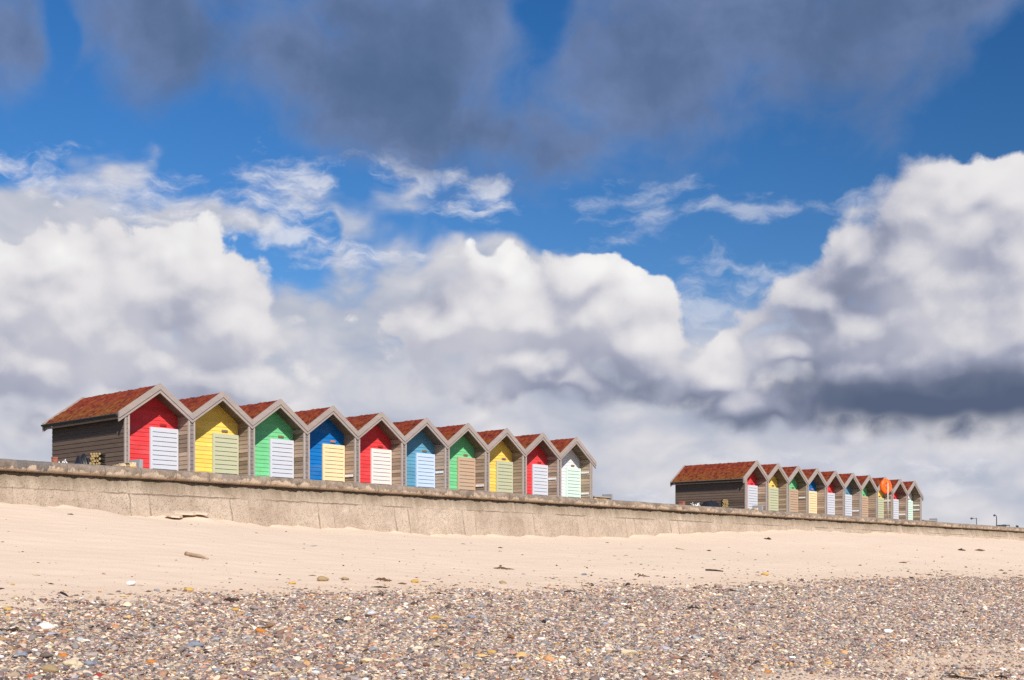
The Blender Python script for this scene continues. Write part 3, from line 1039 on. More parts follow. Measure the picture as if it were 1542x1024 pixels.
def stick(x0, y0, x1, y1, r0, r1, m, label, bend=.02, seed=0):
    a = on_ground(x0, y0); b = on_ground(x1, y1)
    pa, pb = Vector(a[:3]), Vector(b[:3])
    r = random.Random(seed)
    c = (pa + pb) / 2
    pts, rr = [], []
    for i in range(9):
        t = i / 8
        pt = pa.lerp(pb, t) - c
        R = r0 + (r1 - r0) * t
        pt.z += R * .75 + bend * math.sin(math.pi * t) * .4 + r.uniform(-.1, .1) * R
        pt.y += r.uniform(-.3, .3) * R
        pts.append(pt); rr.append(R * r.uniform(.85, 1.15))
    mb = MB(); mb.tube(pts, rr, 9)
    o = mb.build('driftwood_stick', m, None, True)
    o.location = c
    tag(o, label, 'driftwood')


stick(281, 836.5, 313, 842.5, .036, .018, M['drift'], 'pale brown driftwood stick lying on bare sand at left', seed=1)
stick(1063, 859.5, 1089, 861, .022, .014, M['weed'], 'black broken stick on open sand right of centre', seed=2)
stick(1128, 884, 1156, 885, .02, .012, M['weed'], 'dark stick at the shingle edge beside a pale one, right', seed=3)
stick(1157, 884.5, 1180, 887, .014, .010, STONE['cream'], 'pale bleached stick beside the dark one at the shingle edge, right', seed=4)
stick(92, 893.5, 103, 899, .012, .007, M['weed'], 'small dark twig on the sand at left above the flat black weed', seed=5)
stick(1018, 826, 1033, 829, .016, .008, STONE['cream'], 'thin bleached twig on the upper sand right of centre', seed=6)

# countless scraps along the tide line
mb = MB()
r = np.random.default_rng(77)
oct_v = np.array([(1, 0, 0), (0, 1, 0), (-1, 0, 0), (0, -1, 0), (0, 0, 1), (0, 0, -1)], float)
oct_f = [(0, 1, 4), (1, 2, 4), (2, 3, 4), (3, 0, 4), (1, 0, 5), (2, 1, 5), (3, 2, 5), (0, 3, 5)]
cnt = 0
while cnt < 2600:
    q = r.uniform(2, 70); e = float(edge(q))
    u = r.uniform()
    p = e + (r.exponential(.75) if u < .62 else r.exponential(2.6) if u < .93 else r.uniform(0, 13)) - .1
    if p > 25.4: continue
    Z = q * CA + p * SA; X = q * SA - p * CA
    if abs(X) > .43 * Z + 1: continue
    if r.uniform() > min(1, 16 / Z) : continue
    s = .006 * math.exp(r.normal() * .6) * min(2.2, max(1., Z / 14))
    an = r.uniform(0, 6.28); c_, s_ = math.cos(an), math.sin(an)
    v = oct_v * np.array([s * r.uniform(1, 3.2), s * r.uniform(.5, 1.), s * r.uniform(.25, .7)])
    v += r.normal(size=v.shape) * s * .12
    x_ = v[:, 0] * c_ - v[:, 1] * s_; y_ = v[:, 0] * s_ + v[:, 1] * c_
    z0 = float(ground(q, p)) + s * .15
    mb.add(np.stack([x_ + q, y_ + p, v[:, 2] + z0], -1), oct_f, int(r.choice(4, p=[.4, .3, .2, .1])))
    cnt += 1
tag(mb.build('tide_line_scraps', [M['weed'], M['weed_brown'], STONE['tan'], STONE['grey']], None, True),
    'thin scatter of dark weed scraps and grit over the sand', 'tide line scraps', kind='stuff')

# slabs caught in the heap at the foot of the wall
M['slab'] = plain('sandy stone slab', (.60, .46, .34), .95, .2, 6.)


def slab(q, p, zt, lx, ly, th, rz, rx, label):
    mb = MB()
    n_ = 9
    rr = random.Random(int(q * 100))
    ang = sorted(rr.uniform(0, 6.28) for _ in range(n_))
    ang = [2 * math.pi * k / n_ + rr.uniform(-.25, .25) for k in range(n_)]
    ring = [(lx * math.cos(a) * rr.uniform(.8, 1.1), ly * math.sin(a) * rr.uniform(.8, 1.1)) for a in ang]
    vs = [(x, y, 0) for x, y in ring] + [(x * .96, y * .96, th) for x, y in ring] + [(x * .6, y * .6, th * 1.2) for x, y in ring]
    fs = [tuple(range(n_ - 1, -1, -1)), tuple(range(2 * n_, 3 * n_))]
    for b in (0, n_):
        fs += [(b + i, b + (i + 1) % n_, b + n_ + (i + 1) % n_, b + n_ + i) for i in range(n_)]
    mb.add(vs, fs)
    o = mb.build('stone_slab', M['slab'])
    o.location = (q, p, zt); o.rotation_euler = (rx, 0, rz)
    tag(o, label, 'stone slab', 'slabs in the sand heap against the wall')


for x, y, lx, th, lab in [(281, 775.0, .36, .045, 'broad sand covered slab jutting from the heap at the foot of the wall'),
                          (303, 774.6, .2, .04, 'small sand covered slab right of the broad one at the foot of the wall'),
                          (263, 778.8, .24, .04, 'low sand covered slab left of the broad one at the foot of the wall')]:
    q, p, z, Z = on_ground(x, y + 2.2)
    slab(q, p + .06, z + .055, lx, .3, th, random.uniform(-.2, .2), .16, lab)

# ------------------------------------------------------------------ things on the promenade
M['log_end'] = mat('cut log ends', lambda n, co: n.mix(n.noise(co, 14., 3, .6), (.20, .12, .04), (.52, .37, .17)), .8)
M['bark'] = plain('dark bark', (.06, .045, .03), .9, .3, 20.)
M['tarp'] = plain('black sheeting', (.018, .018, .022), .45, .4, 6.)
M['brick'] = plain('red brick', (.38, .13, .085), .85, .2, 20.)
M['conc'] = plain('grey concrete', (.33, .325, .33), .9, .15, 10.)
M['rubble'] = mat('tawny rubble', lambda n, co: n.ramp(n.sep(n.vor(co, 9., out='Color'))[0], [(0, (.10, .06, .035)), (.25, (.42, .28, .14)), (.55, (.55, .40, .23)), (.8, (.6, .5, .36))], 'CONSTANT'), .9)
RT_, FW_ = Vector((SA, -CA, 0)), Vector((CA, SA, 0))


def on_line(x, y, p):
    """point of the photo at a given distance inland"""
    U = (x - CX) / F0
    Z = p / (SA - CA * U)
    return at(x, y, Z), Z


def log_stack(x, ytop, wpx, hpx, p, label, seed):
    c, Z = on_line(x, ytop, p)
    wd = wpx / F0 * Z; top = c[2]
    o = empty('log_stack', (c[0], c[1], ZP), 0)
    tag(o, label, 'log stack', 'log stacks by the huts')
    r = random.Random(seed)
    rad = .036
    n_ = max(3, int(round(wd / (2 * rad))))
    z = rad; row = 0
    while z < top - ZP - rad * .3:
        k = n_ - (row % 2)
        for i in range(k):
            mb = MB()
            a = (i - (k - 1) / 2) * 2 * rad
            R = rad * r.uniform(.82, 1.0)
            ln = r.uniform(.36, .5)
            d = FW_ * -1
            off = RT_ * a
            p0 = off + d * ln / 2 + Vector((0, 0, z)); p1 = off - d * ln / 2 + Vector((0, 0, z))
            mb.tube([p0, p1], R, 10)
            me_ = mb.mesh('log', [M['bark'], M['log_end']])
            mi = [0] * len(mb.f); mi[-1] = 1; mi[-2] = 1
            me_.polygons.foreach_set('material_index', mi)
            link('log', me_, o)
        z += rad * 1.74; row += 1
    return o


def heap(name, x0, x1, ytop, p, dep, m, label, cat, group, seed, rough=.25):
    """a low lumpy mass between two picture columns, standing on the promenade"""
    c0, Z0_ = on_line(x0, ytop, p); c1, Z1_ = on_line(x1, ytop, p)
    q0, q1 = c0[0], c1[0]; ht = (c0[2] + c1[2]) / 2 - ZP
    r = np.random.default_rng(seed)
    mb = MB()
    nx, ny = 26, 12
    ks = [(r.normal(size=2) * s, r.uniform(0, 6.28)) for s in (7, 13, 22, 34)]
    vs, fs = [], []
    for j in range(ny + 1):
        for i in range(nx + 1):
            u = i / nx; v = j / ny
            x = (u - .5) * (q1 - q0); y = (v - .5) * dep
            e = min(1, 2.6 * min(u, 1 - u)) ** .6 * min(1, 3.5 * min(v, 1 - v)) ** .6
            h = ht * e * (1 - rough + rough * (.5 + .25 * sum(math.sin(float(k @ np.array([x, y]))+ph) for k, ph in ks)))
            vs.append((x, y, max(0, h)))
    for j in range(ny):
        for i in range(nx):
            a = j * (nx + 1) + i
            fs.append((a, a + 1, a + nx + 2, a + nx + 1))
    mb.add(vs, fs)
    o = mb.build(name, m, None, True)
    o.location = ((q0 + q1) / 2, p, ZP)
    tag(o, label, cat, group)
    return o


def branch(x0, x1, ytop, p, label, seed):
    c0, _ = on_line(x0, ytop, p); c1, _ = on_line(x1, ytop, p)
    L_ = c1[0] - c0[0]; h = (c0[2] + c1[2]) / 2 - ZP
    r = random.Random(seed)
    mb = MB()
    for k in range(6):
        x = L_ * r.uniform(0, 1); dx = L_ * r.uniform(-.45, .45); top = h * r.uniform(.86, 1.02)
        mb.tube([(x - dx, r.uniform(-.1, .1), .0), (x - dx * .3, r.uniform(-.05, .05), top * .6), (x + dx * .3, 0, top * .9), (x + dx, r.uniform(-.1, .1), top)], [.04, .035, .03, .014], 7)
    o = mb.build('bleached_branch', M['white_board'], None, True)
    o.location = (c0[0], p, ZP)
    tag(o, label, 'bleached wood', 'white bleached branches by the huts')


for (xs_, yb, k, where) in ((0, 0, 1., 'near row'), (1, 0, 1., 'far row')):
    if xs_ == 0:
        heap('black_sheeting', 106, 141, 683.5, 29.2, .8, M['tarp'], 'crumpled black sheeting beside the dark side wall of the near row', 'sheeting', 'black sheeting by the huts', 5, .4)
        log_stack(147.5, 681.5, 15, 15, 29.0, 'stack of pale cut logs beside black sheeting at the near row', 3)
        branch(88, 101, 692., 29.0, 'white bleached branch beside the brick block at the near row', 8)
        c, Z = on_line(82, 688.3, 29.0)
    else:
        heap('black_sheeting', 1052, 1087, 754.5, 29.2, 1.1, M['tarp'], 'crumpled black sheeting beside the dark side wall of the far row', 'sheeting', 'black sheeting by the huts', 6)
        log_stack(1091, 752.3, 9, 12, 29.0, 'stack of pale cut logs beside black sheeting at the far row', 4)
        branch(1042, 1055, 756.6, 29.0, 'white bleached branch beside the brick block at the far row', 9)
        c, Z = on_line(1027, 755.3, 29.0)
    mb = MB(); s_ = 3.2 / F0 * Z
    h_ = c[2] - ZP
    mb.box(-s_, s_, -s_, s_, 0, h_ * .94); mb.box(-s_ * 1.12, s_ * 1.12, -s_ * 1.12, s_ * 1.12, h_ * .94 + .002, h_)
    o = mb.build('brick_block', M['brick']); o.location = (c[0], c[1], ZP)
    tag(o, 'red brick block by the dark side wall of the %s' % where, 'brick block', 'brick blocks by the huts')


def stone_bench(x0, x1, yt0, ytop, p, label, seat=True):
    """a low dry-stone seat with a light slab on top and a grey end block"""
    c0, Za = on_line(x0, yt0, p); c1, Zb = on_line(x1, ytop, p)
    L_ = c1[0] - c0[0]; h = c1[2] - ZP; h0 = max(.2, c0[2] - ZP)
    o = empty('stone_bench', (c0[0], p, ZP))
    tag(o, label, 'bench', 'low stone benches by the huts')
    mb = MB()
    r = random.Random(int(x0))
    bl = .13; z = 0; row = 0
    hs_ = h0 - .06
    while z < hs_ - .02:
        zz = min(z + bl, hs_)
        x = 0
        while x < L_ - .14:
            wdt = min(r.uniform(.16, .3), L_ - .12 - x)
            mb.box(x + .006, x + wdt - .006, r.uniform(0, .025), .42, z + .004, zz - .004, r.choice((0, 0, 1)))
            x += wdt
        z = zz
    mb.build('stonework', [M['rubble'], STONE['yellow']], o)
    if seat:
        mb = MB(); mb.box(-.02, L_ - .13, -.03, .46, hs_ + .002, h0)
        mb.build('seat_slab', M['wood_pale'], o)
    else:
        mb = MB()
        for i in range(16):
            t = i / 15; R_ = r.uniform(.05, .09)
            x = .05 + (L_ - .25) * t; zt_ = hs_ + (h - hs_) * t * r.uniform(.1, .75)
            mb.box(x - R_, x + R_, r.uniform(0, .2), r.uniform(.25, .42), hs_ - .02, zt_ + .01, r.choice((0, 1)))
        mb.build('rubble_top', [M['rubble'], STONE['cream']], o)
    mb = MB()
    mb.add([(L_ - .12, -.04, 0), (L_, -.04, 0), (L_, .48, 0), (L_ - .12, .48, 0), (L_ - .10, -.04, h), (L_, -.04, h), (L_, .48, h), (L_ - .10, .48, h)],
           [(0, 3, 2, 1), (4, 5, 6, 7), (0, 1, 5, 4), (1, 2, 6, 5), (2, 3, 7, 6), (3, 0, 4, 7)])
    mb.build('end_block', M['conc'], o)


stone_bench(181, 214, 696.5, 692, 28.6, 'low stone bench in front of the red end hut of the near row', False)
stone_bench(895, 922, 746.4, 744.0, 31.3, 'low stone bench right of the white end hut of the near row')
stone_bench(1118, 1148, 766.8, 761, 28.6, 'low stone bench in front of the red end hut of the far row', False)
stone_bench(1391, 1411, 782.6, 780.6, 31.3, 'low stone bench right of the white end hut of the far row')

# lifebuoy stand behind the coping
M['orange'] = plain('orange moulded plastic', (.92, .13, .012), .4, .08, 5.)
M['orange_dark'] = plain('shaded orange plastic', (.62, .06, .008), .45, .08, 5.)
M['pole'] = plain('pale galvanised steel', (.52, .52, .52), .45, .1, 9.)
c, Z = on_line(1333.5, 732.5, 26.75)
o = empty('lifebuoy_stand', (c[0], c[1], ZP))
tag(o, 'bright orange oval lifebuoy housing on a pale post in front of the far row', 'lifebuoy stand')
R_ = 11.8 / F0 * Z
hc = c[2] - ZP
view = Vector((c[0], c[1], 0)).normalized()
nr = Matrix.Rotation(math.radians(50), 3, 'Z') @ (-view)      # back of the housing turned to the beach
tg = Vector((-nr.y, nr.x, 0))


def disc(prof, name, m):
    mb = MB(); n_ = 40
    vs, fs = [], []
    for rad, dd in prof:
        for k in range(n_):
            a = 2 * math.pi * k / n_
            vs.append(tg * (rad * math.cos(a)) + Vector((0, 0, 1)) * (rad * math.sin(a) + hc) + nr * dd)
    for j in range(len(prof) - 1):
        for k in range(n_):
            fs.append((j * n_ + k, j * n_ + (k + 1) % n_, (j + 1) * n_ + (k + 1) % n_, (j + 1) * n_ + k))
    mb.add(vs, fs)
    me_ = mb.mesh(name, m, True)
    bm = bmesh.new(); bm.from_mesh(me_); bmesh.ops.recalc_face_normals(bm, faces=bm.faces); bm.to_mesh(me_); bm.free()
    return link(name, me_, o)


disc([(.001, .10), (R_ * .22, .105), (R_ * .25, .075), (R_ * .34, .07), (R_ * .38, .115), (R_ * .7, .12), (R_ * .92, .09), (R_, .02), (R_, -.03), (R_ * .93, -.05), (R_ * .5, -.06), (.001, -.06)], 'housing', M['orange'])
disc([(R_ * .42, -.065), (R_ * .46, -.11), (R_ * .6, -.13), (R_ * .78, -.11), (R_ * .82, -.065), (R_ * .6, -.05), (R_ * .42, -.065)], 'lifebuoy', M['white_board'])
mb = MB()
mb.tube([nr * .15 + Vector((0, 0, 0)), nr * .15 + Vector((0, 0, hc + R_ * .45))], .028, 10)
mb.build('post', M['pole'], o, True)
mb = MB()
for dz in (-.2, .25): mb.tube([nr * .09 + Vector((0, 0, hc + dz)), nr * .16 + Vector((0, 0, hc + dz))], .02, 8)
mb.build('bracket', M['pole'], o, True)

# far street lamps, shelter and parked vans along the road
M['lamp'] = plain('dark lamp steel', (.07, .07, .09), .5, .1, 5.)
M['lamp_glass'] = plain('dull lamp glass', (.3, .3, .32), .3, .05, 5.)


def lamp(x, ytop, Z, arm, label, kind):
    t_ = at(x, ytop, Z)
    h = t_[2] - ZP
    o = empty('street_lamp', (t_[0], t_[1], ZP - .06))
    tag(o, label, 'street lamp', 'far street lamps')
    mb = MB()
    lf = -RT_
    if kind == 0:
        mb.tube([(0, 0, 0), (0, 0, h * .92)] + [tuple(lf * (arm * .35 * (1 - math.cos(a))) + Vector((0, 0, h * .92 + h * .08 * math.sin(a)))) for a in (.5, 1., 1.57)], [.1, .075, .07, .065, .06], 8)
        mb.build('column', M['lamp'], o, True)
        head = [lf * (arm * .35) + Vector((0, 0, h)), lf * (arm * .7) + Vector((0, 0, h + .02)), lf * arm + Vector((0, 0, h - .08))]
    else:
        mb.tube([(0, 0, 0), (0, 0, h + .1)], [.1, .07], 8)
        mb.build('column', M['lamp'], o, True)
        mb = MB()
        mb.tube([Vector((0, 0, h)), lf * arm * .6 + Vector((0, 0, h + .02))], .045, 6)
        mb.build('arm', M['lamp'], o, True)
        head = [lf * (arm * .6) + Vector((0, 0, h)), lf * (arm * .8) + Vector((0, 0, h + .03)), lf * arm + Vector((0, 0, h - .03))]
    mb = MB(); mb.tube(head, [.08, .17, .1], 8)
    hd = mb.build('lamp_head', M['lamp'], o, True)
    mb = MB(); g0 = (head[0] + head[2]) / 2
    mb.tube([g0 - Vector((0, 0, .14)), g0 - Vector((0, 0, .2))], [.12, .07], 8)
    mb.build('lens', M['lamp_glass'], hd, True)


lamp(1500.7, 775.3, 195, .5, 'dark far street lamp with a short hooked head, rightmost of the two', 0)
lamp(1470.5, 780.2, 210, 1.05, 'dark far street lamp with a long level arm, leftmost of the two', 1)
# flat-roofed bus shelter
a_ = at(1504.5, 790.6, 150); b_ = at(1516.5, 790.6, 150)
o = empty('bus_shelter', ((a_[0] + b_[0]) / 2, (a_[1] + b_[1]) / 2, ZP - .06), A - math.pi / 2)
tag(o, 'dark flat roofed shelter peeping over the wall right of the hooked street lamp', 'shelter')
h = a_[2] - ZP + .06
mb = MB(); mb.box(-.62, .62, -.6, .6, h - .09, h); mb.build('roof', M['lamp'], o)
mb = MB(); mb.box(-.56, .56, .5, .54, .1, h - .095); mb.build('back_panel', M['lamp_glass'], o)
for sx in (-.55, .55):
    for sy in (-.52, .46):
        mb = MB(); mb.tube([(sx, sy, 0), (sx, sy, h - .092)], .035, 6); mb.build('post', M['lamp'], o)
M['van'] = plain('white van paint', (.42, .43, .46), .35, .04, 3.)
M['glass'] = plain('dark window glass', (.03, .035, .04), .15, .1, 3.)
M['tyre'] = plain('tyre rubber', (.02, .02, .02), .8, .1, 5.)


def van(x, ytop, Z, length, label):
    t_ = at(x, ytop, Z)
    h = t_[2] - ZP + .06
    o = empty('parked_van', (t_[0], t_[1], ZP - .06), A - math.pi / 2)
    tag(o, label, 'van', 'white vans far along the road')
    l = length / 2
    mb = MB()
    prof = [(-l, .35), (l, .35), (l, h * .5), (l - .25, h * .55), (l - .75, h - .12), (l - 1., h), (-l + .12, h), (-l, h - .12)]
    mb.prism(prof, -.95, .95)
    mb.build('body', M['van'], o)
    mb = MB(); mb.prism([(l - 1.25, h * .58), (l - .45, h * .58), (l - .83, h - .2), (l - 1.25, h - .2)], -.956, -.952); mb.build('window', M['glass'], o)
    for sx in (-l + .8, l - .8):
        mb = MB(); mb.tube([(sx, -.98, .33), (sx, -.76, .33)], .33, 16); mb.build('wheel', M['tyre'], o)


van(1524, 789.6, 205, 3.0, 'white van roof peeping over the far wall, nearest to the dark shelter')
van(1537, 791.2, 230, 3.6, 'white van roof peeping over the wall at the right edge of the photo')


# ------------------------------------------------------------------ light
SUN_EL = math.atan(.95 / math.hypot(1, .6))
SUN_AZ = math.atan2(-.6, -1.0)          # clockwise from +y
sd = bpy.data.lights.new('sun', 'SUN')
sd.energy = 4.5; sd.angle = math.radians(.53); sd.color = (1, .955, .88)
so = bpy.data.objects.new('sun', sd); COL.objects.link(so)
so.rotation_euler = Vector((.6, 1.0, -.95)).to_track_quat('-Z', 'Y').to_euler()
so.location = (-30, -50, 60)

# The sky: clear blue overhead air with clouds hung in it by compass bearing and height above the horizon.
w = bpy.data.worlds.new('World')
S.world = w
w.use_nodes = True
t = w.node_tree
for nn in list(t.nodes): t.nodes.remove(nn)
out = t.nodes.new('ShaderNodeOutputWorld')
bg = t.nodes.new('ShaderNodeBackground')
bg.inputs['Strength'].default_value = .1
t.links.new(bg.outputs[0], out.inputs[0])
n = NT(t, '2D')
sky = n.node('ShaderNodeTexSky', sky_type='NISHITA', sun_disc=False)
sky.sun_elevation = SUN_EL
sky.sun_rotation = SUN_AZ % (2 * math.pi)
sky.air_density = 1.0; sky.dust_density = .3; sky.ozone_density = 3.0
d = n.node('ShaderNodeTexCoord').outputs['Generated']
dx = n.vm('DOT_PRODUCT', d, (SA, -CA, 0)); dy = n.vm('DOT_PRODUCT', d, (CA, SA, 0)); dz = n.sep(d)[2]
az = n.m('ARCTAN2', dx, dy); el = n.m('ARCSINE', dz)
P = n.comb(az, el, 0.)


def ae(x, y):
    U = (x - CX) / F0; V = (HOR - y) / F0
    a = math.atan(U)
    return (a, math.atan(V * math.cos(a)))


def blob(v, x, y, rx, ry):
    a, e = ae(x, y)
    k = n.vm('MULTIPLY', n.vm('SUBTRACT', v, (a, e, 0)), (F0 / rx, F0 / ry, 0))
    return n.m('SUBTRACT', 1., n.vm('LENGTH', k))


def blobs(v, lst, k=.25):
    r = None
    for b in lst:
        o = blob(v, *b)
        r = o if r is None else n.m('SMOOTH_MAX', r, o, k)
    return r


def group(name, fn, nout):
    g = bpy.data.node_groups.new(name, 'ShaderNodeTree')
    g.interface.new_socket('Vector', in_out='INPUT', socket_type='NodeSocketVector')
    for k in range(nout): g.interface.new_socket('F%d' % k, in_out='OUTPUT', socket_type='NodeSocketFloat')
    gi = g.nodes.new('NodeGroupInput'); go = g.nodes.new('NodeGroupOutput')
    global n
    keep = n; n = NT(g, '2D')
    r = fn(gi.outputs[0])
    for k, s_ in enumerate(r if isinstance(r, tuple) else (r,)): g.links.new(s_, go.inputs[k])
    n = keep
    return g


def use(g, v):
    k = n.node('ShaderNodeGroup'); k.node_tree = g
    n.put(k.inputs[0], v)
    return k.outputs


def warp(v, sc, amt, det=2., off=0.):
    c = n.noise(n.vm('ADD', v, (off, off * .7, off * 1.3)), sc, det, .55, out=1)
    return n.vm('ADD', v, n.vm('SCALE', n.vm('SUBTRACT', c, (.5, .5, .5)), scale=amt))


CUM = [(80, 460, 200, 125), (250, 440, 140, 110), (345, 500, 100, 95), (30, 540, 260, 105), (300, 570, 190, 70), (255, 392, 70, 58), (60, 400, 120, 65),
       (800, 480, 220, 95), (665, 495, 120, 70), (910, 475, 125, 85), (790, 550, 210, 70), (765, 415, 62, 42), (950, 525, 85, 60), (885, 430, 85, 48), (850, 580, 160, 40),
       (1470, 340, 150, 115), (1360, 420, 160, 105), (1490, 450, 190, 160), (1310, 500, 160, 90), (1420, 500, 250, 135), (1420, 585, 310, 100), (1270, 580, 150, 70), (1235, 450, 72, 62), (1470, 290, 120, 65), (1400, 315, 80, 60), (1290, 385, 80, 60), (1190, 540, 70, 50), (1540, 310, 100, 80),
       (1075, 555, 100, 52), (1130, 605, 120, 45)]


def cum_parts(v):
    v2 = warp(v, 13., .045, 2., 3.)
    B = blobs(v2, CUM, .35)
    v3 = n.vm('MULTIPLY', warp(v, 30., .012, 1., 31.), (1., 1.15, 1.))
    c = n.vor(v3, 21., 'SMOOTH_F1', smooth=.45, detail=1.)
    F = n.m('ADD', n.m('MULTIPLY', B, 1.2), n.m('MULTIPLY', n.m('SUBTRACT', .42, c), .5))
    return F, v3


def cum_fn(v):
    F, v3 = cum_parts(v)
    f = n.noise(v3, 20., 8., .6)
    c2 = n.vor(warp(v3, 60., .008, 1., 2.), 58., 'SMOOTH_F1', smooth=.35)
    F = n.m('ADD', F, n.m('MULTIPLY', n.m('SUBTRACT', f, .5), 1.05))
    return n.m('ADD', F, n.m('MULTIPLY', n.m('SUBTRACT', .42, c2), .18))


def soft_fn(v):
    F, v3 = cum_parts(v)
    return n.m('ADD', F, n.m('MULTIPLY', n.m('SUBTRACT', n.noise(v3, 11., 2., .5), .5), .7))


gC = group('cumulus', cum_fn, 1)
gS = group('cumulus body', soft_fn, 1)
F1 = use(gC, P)[0]
F2 = use(gC, n.vm('ADD', P, (.004, .009, 0)))[0]
S1 = use(gS, P)[0]
S2 = use(gS, n.vm('ADD', P, (.009, .020, 0)))[0]
S3 = use(gS, n.vm('ADD', P, (.020, .050, 0)))[0]
lit = n.m('ADD', n.m('MULTIPLY', n.m('SUBTRACT', S1, S2), .30), n.m('MULTIPLY', n.m('SUBTRACT', S1, S3), .17))
lit = n.m('ADD', lit, n.m('MULTIPLY', n.m('SUBTRACT', F1, F2), .40))
lit = n.m('SMOOTH_MAX', lit, -.05, .15)
bott = n.m('MAXIMUM', n.m('SUBTRACT', S3, S1), 0.)
Pw = warp(P, 9., .055, 3., 5.)
DARK = [(1475, 602, 285, 78, .70), (1325, 290, 80, 80, .24), (1280, 440, 95, 80, .20), (1170, 590, 150, 60, .16), (1480, 350, 70, 80, .16), (1195, 505, 80, 80, .12),
        (60, 640, 420, 70, .06), (345, 600, 150, 70, .06), (245, 460, 90, 45, .10), (800, 625, 280, 85, .14), (645, 425, 80, 50, .26), (810, 420, 30, 40, .14), (985, 570, 90, 70, .18), (1090, 615, 140, 45, .18), (430, 470, 80, 90, .10)]
dk = None
for x_, y_, rx_, ry_, a_ in DARK:
    b_ = n.m('MULTIPLY', n.mr(blob(Pw, x_, y_, rx_, ry_), -.45, .8, typ='SMOOTHSTEP'), a_)
    dk = b_ if dk is None else n.m('ADD', dk, b_)
aC = n.mr(n.m('ADD', F1, n.m('MULTIPLY', dk, .8)), .02, n.m('ADD', n.m('MULTIPLY', bott, .9), n.m('MULTIPLY_ADD', dk, 1.7, .2)), typ='SMOOTHSTEP')
base_ = n.m('ADD', blobs(Pw, [(1450, 585, 320, 75), (1350, 592, 190, 52)], .3), n.m('MULTIPLY', n.m('SUBTRACT', S1, .6), .12))
aC = n.m('MAXIMUM', aC, n.mr(base_, -.12, .6, typ='SMOOTHSTEP'))
big = n.noise(warp(P, 14., .04, 2., 21.), 11., 3., .5)
bri = n.m('ADD', n.m('SUBTRACT', n.m('MULTIPLY_ADD', n.m('SUBTRACT', big, .5), .42, .635), dk), n.m('MULTIPLY', lit, n.mr(dk, 0, .6, 1, .35)))
cumC = n.ramp(n.m('MULTIPLY', bri, .7), [(.0, lin(88, 100, 126)), (.12, lin(106, 116, 140)), (.27, lin(152, 157, 178)), (.39, lin(190, 191, 204)), (.52, lin(212, 211, 217)), (.66, lin(227, 225, 227)), (1., lin(246, 245, 244))])

# a far grey deck low over the land
def deck_fn(v):
    v2 = n.vm('MULTIPLY', warp(v, 9., .05, 2., 1.), (1., 1.7, 1.))
    c = n.vor(v2, 15., 'SMOOTH_F1', smooth=.6, detail=2.)
    return n.m('ADD', n.noise(v2, 7., 6., .5), n.m('MULTIPLY', n.m('SUBTRACT', .42, c), .22))


gD = group('cloud deck', deck_fn, 1)
D1 = use(gD, P)[0]; D2 = use(gD, n.vm('ADD', P, (.006, .014, 0)))[0]
top = blobs(warp(P, 12., .05, 3., 2.), [(500, 500, 330, 150), (800, 420, 180, 60), (150, 600, 620, 330), (560, 560, 300, 200), (900, 640, 500, 170), (700, 560, 400, 190), (1300, 740, 700, 190), (1250, 620, 200, 120), (60, 330, 240, 60), (300, 335, 190, 44), (430, 470, 130, 130)], .3)
holes = blobs(warp(P, 14., .05, 3., 6.), [(1060, 410, 110, 70), (470, 345, 60, 34)], .2)
aD = n.mr(n.m('ADD', n.m('ADD', n.m('MULTIPLY', top, 1.2), n.m('MULTIPLY', n.m('SUBTRACT', D1, .5), 2.2)), n.m('MULTIPLY', n.m('MAXIMUM', holes, 0.), -1.1)), -.05, .6, typ='SMOOTHSTEP')
aD = n.m('MAXIMUM', aD, n.mr(el, .23, .165, typ='SMOOTHSTEP'))
bD = n.m('ADD', n.m('MULTIPLY_ADD', n.m('SUBTRACT', D1, D2), .5, .5), n.m('MULTIPLY', n.m('SUBTRACT', D1, .5), .62))
bD = n.m('SUBTRACT', bD, n.mr(el, .13, .2, -.10, .05))
deckC = n.ramp(bD, [(.1, lin(160, 170, 192)), (.34, lin(181, 187, 203)), (.5, lin(198, 201, 212)), (.64, lin(214, 213, 219)), (.9, lin(239, 236, 235))])

# bright shreds drifting above it
def wisp_fn(v):
    v2 = n.vm('MULTIPLY', warp(v, 18., .03, 4., 4.), (1., 2.6, 1.))
    return n.noise(v2, 14., 8., .6)


gW = group('wisps', wisp_fn, 1)
W1 = use(gW, P)[0]
mW = blobs(warp(P, 12., .04, 3., 8.), [(180, 275, 150, 36), (370, 265, 120, 30), (640, 265, 100, 34), (725, 300, 80, 34), (300, 300, 240, 40), (930, 295, 90, 22), (1010, 285, 60, 20), (1180, 312, 170, 22), (960, 345, 70, 40), (530, 385, 130, 28), (1050, 430, 150, 50), (1060, 480, 140, 40), (20, 250, 40, 20), (1330, 650, 160, 14), (1440, 690, 160, 22), (1200, 700, 160, 16), (980, 750, 40, 14), (1380, 740, 120, 14), (500, 720, 160, 14)], .2)
aW = n.m('MULTIPLY', n.mr(n.m('ADD', n.m('MULTIPLY', mW, .8), n.m('MULTIPLY', n.m('SUBTRACT', W1, .5), 3.4)), .0, 1.05, typ='SMOOTHSTEP'), n.mr(az, ae(780, 0)[0], ae(900, 0)[0], .68, .40))
wispC = n.mix(n.mr(W1, .4, .66), lin(190, 198, 222), lin(240, 238, 240))

# dark bellies overhead
def gloom_fn(v):
    v2 = n.vm('MULTIPLY', warp(v, 8., .06, 3., 7.), (1., 1.35, 1.))
    return n.noise(v2, 7.5, 8., .58)


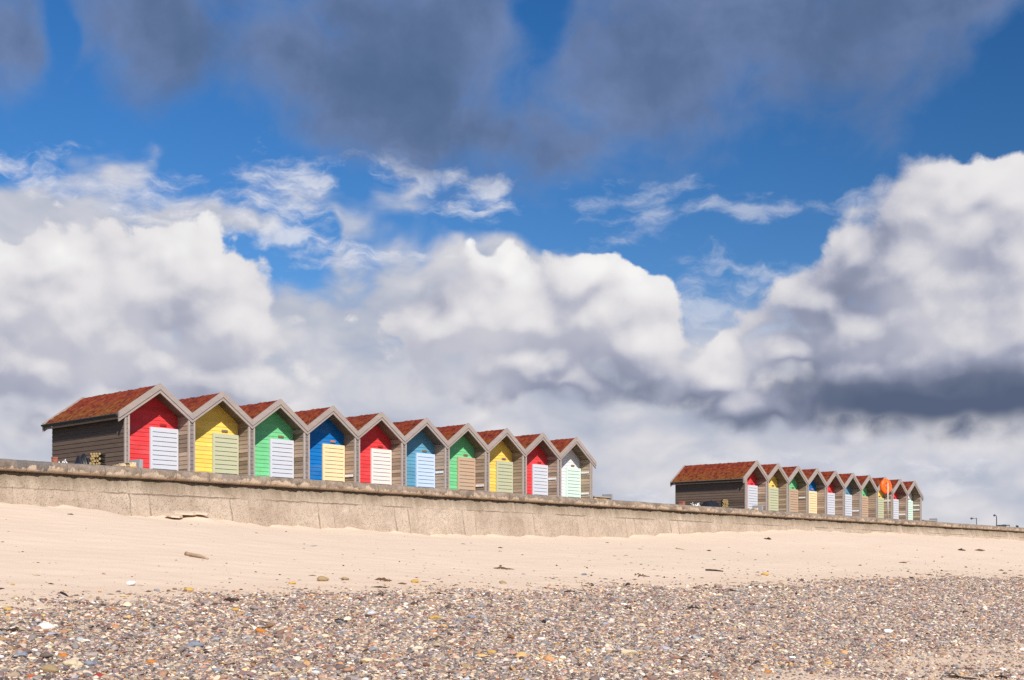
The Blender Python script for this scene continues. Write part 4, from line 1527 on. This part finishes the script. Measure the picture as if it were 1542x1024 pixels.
gG = group('overhead cloud', gloom_fn, 1)
G1 = use(gG, P)[0]
mG = blobs(warp(P, 9., .05, 4., 12.), [(240, 10, 150, 100), (420, 55, 230, 95), (600, 110, 190, 105), (720, 195, 220, 80), (560, 20, 240, 80), (10, 60, 70, 90),
                                       (1030, 50, 210, 145), (1180, 60, 230, 115), (960, 120, 170, 115), (1390, -10, 190, 60), (860, 225, 140, 60), (1100, -90, 420, 100), (350, -110, 420, 100)], .6)
hG = blobs(warp(P, 11., .04, 3., 15.), [(815, 25, 60, 70), (85, 60, 34, 80)], .2)
gg = n.m('ADD', n.m('MULTIPLY', n.m('SUBTRACT', mG, .06), .95), n.m('MULTIPLY', n.m('SUBTRACT', G1, .5), 1.9))
gg = n.m('SUBTRACT', gg, n.m('MULTIPLY', n.m('MAXIMUM', hG, 0.), .75))
aG = n.m('MULTIPLY', n.mr(gg, -.3, .6, typ='SMOOTHSTEP'), .93)
g2 = n.noise(warp(P, 10., .05, 3., 17.), 9., 6., .58)
glC = n.ramp(n.m('ADD', n.m('MULTIPLY', n.m('MINIMUM', gg, .8), .45), n.m('MULTIPLY', n.m('SUBTRACT', g2, .36), 1.1)), [(.0, lin(124, 145, 185)), (.25, lin(110, 129, 167)), (.5, lin(94, 114, 150)), (.85, lin(79, 101, 135))])

# blue air: the physical sky, a little deeper, as through a polariser
hs = n.node('ShaderNodeHueSaturation')
hs.inputs['Hue'].default_value = .508; hs.inputs['Saturation'].default_value = 1.36; hs.inputs['Value'].default_value = .93
n.put(hs.inputs['Color'], sky.outputs[0])
blue = n.vm('SCALE', hs.outputs[0], scale=n.mr(az, ae(200, 0)[0], ae(1500, 0)[0], 1., .74))
KC = 10. / 2 ** EXPO
C = blue
def over(C, col, a):
    return n.mix(a, C, n.vm('SCALE', col, scale=KC))
# clouds elsewhere round the horizon, out of the picture, keep the light honest
C = over(C, deckC, aD)
C = over(C, wispC, aW)
C = over(C, cumC, aC)
C = over(C, glC, n.m('MULTIPLY', aG, n.m('SUBTRACT', 1., n.m('MULTIPLY', aC, .9))))
n.put(bg.inputs['Color'], C)
w.cycles.sampling_method = 'MANUAL'
w.cycles.sample_map_resolution = 512


S.render.engine = 'CYCLES'
S.view_settings.view_transform = 'Standard'
S.view_settings.look = 'None'
S.view_settings.exposure = EXPO
S.view_settings.gamma = 1
S.cycles.max_bounces = 6
S.cycles.diffuse_bounces = 3
S.cycles.use_denoising = False
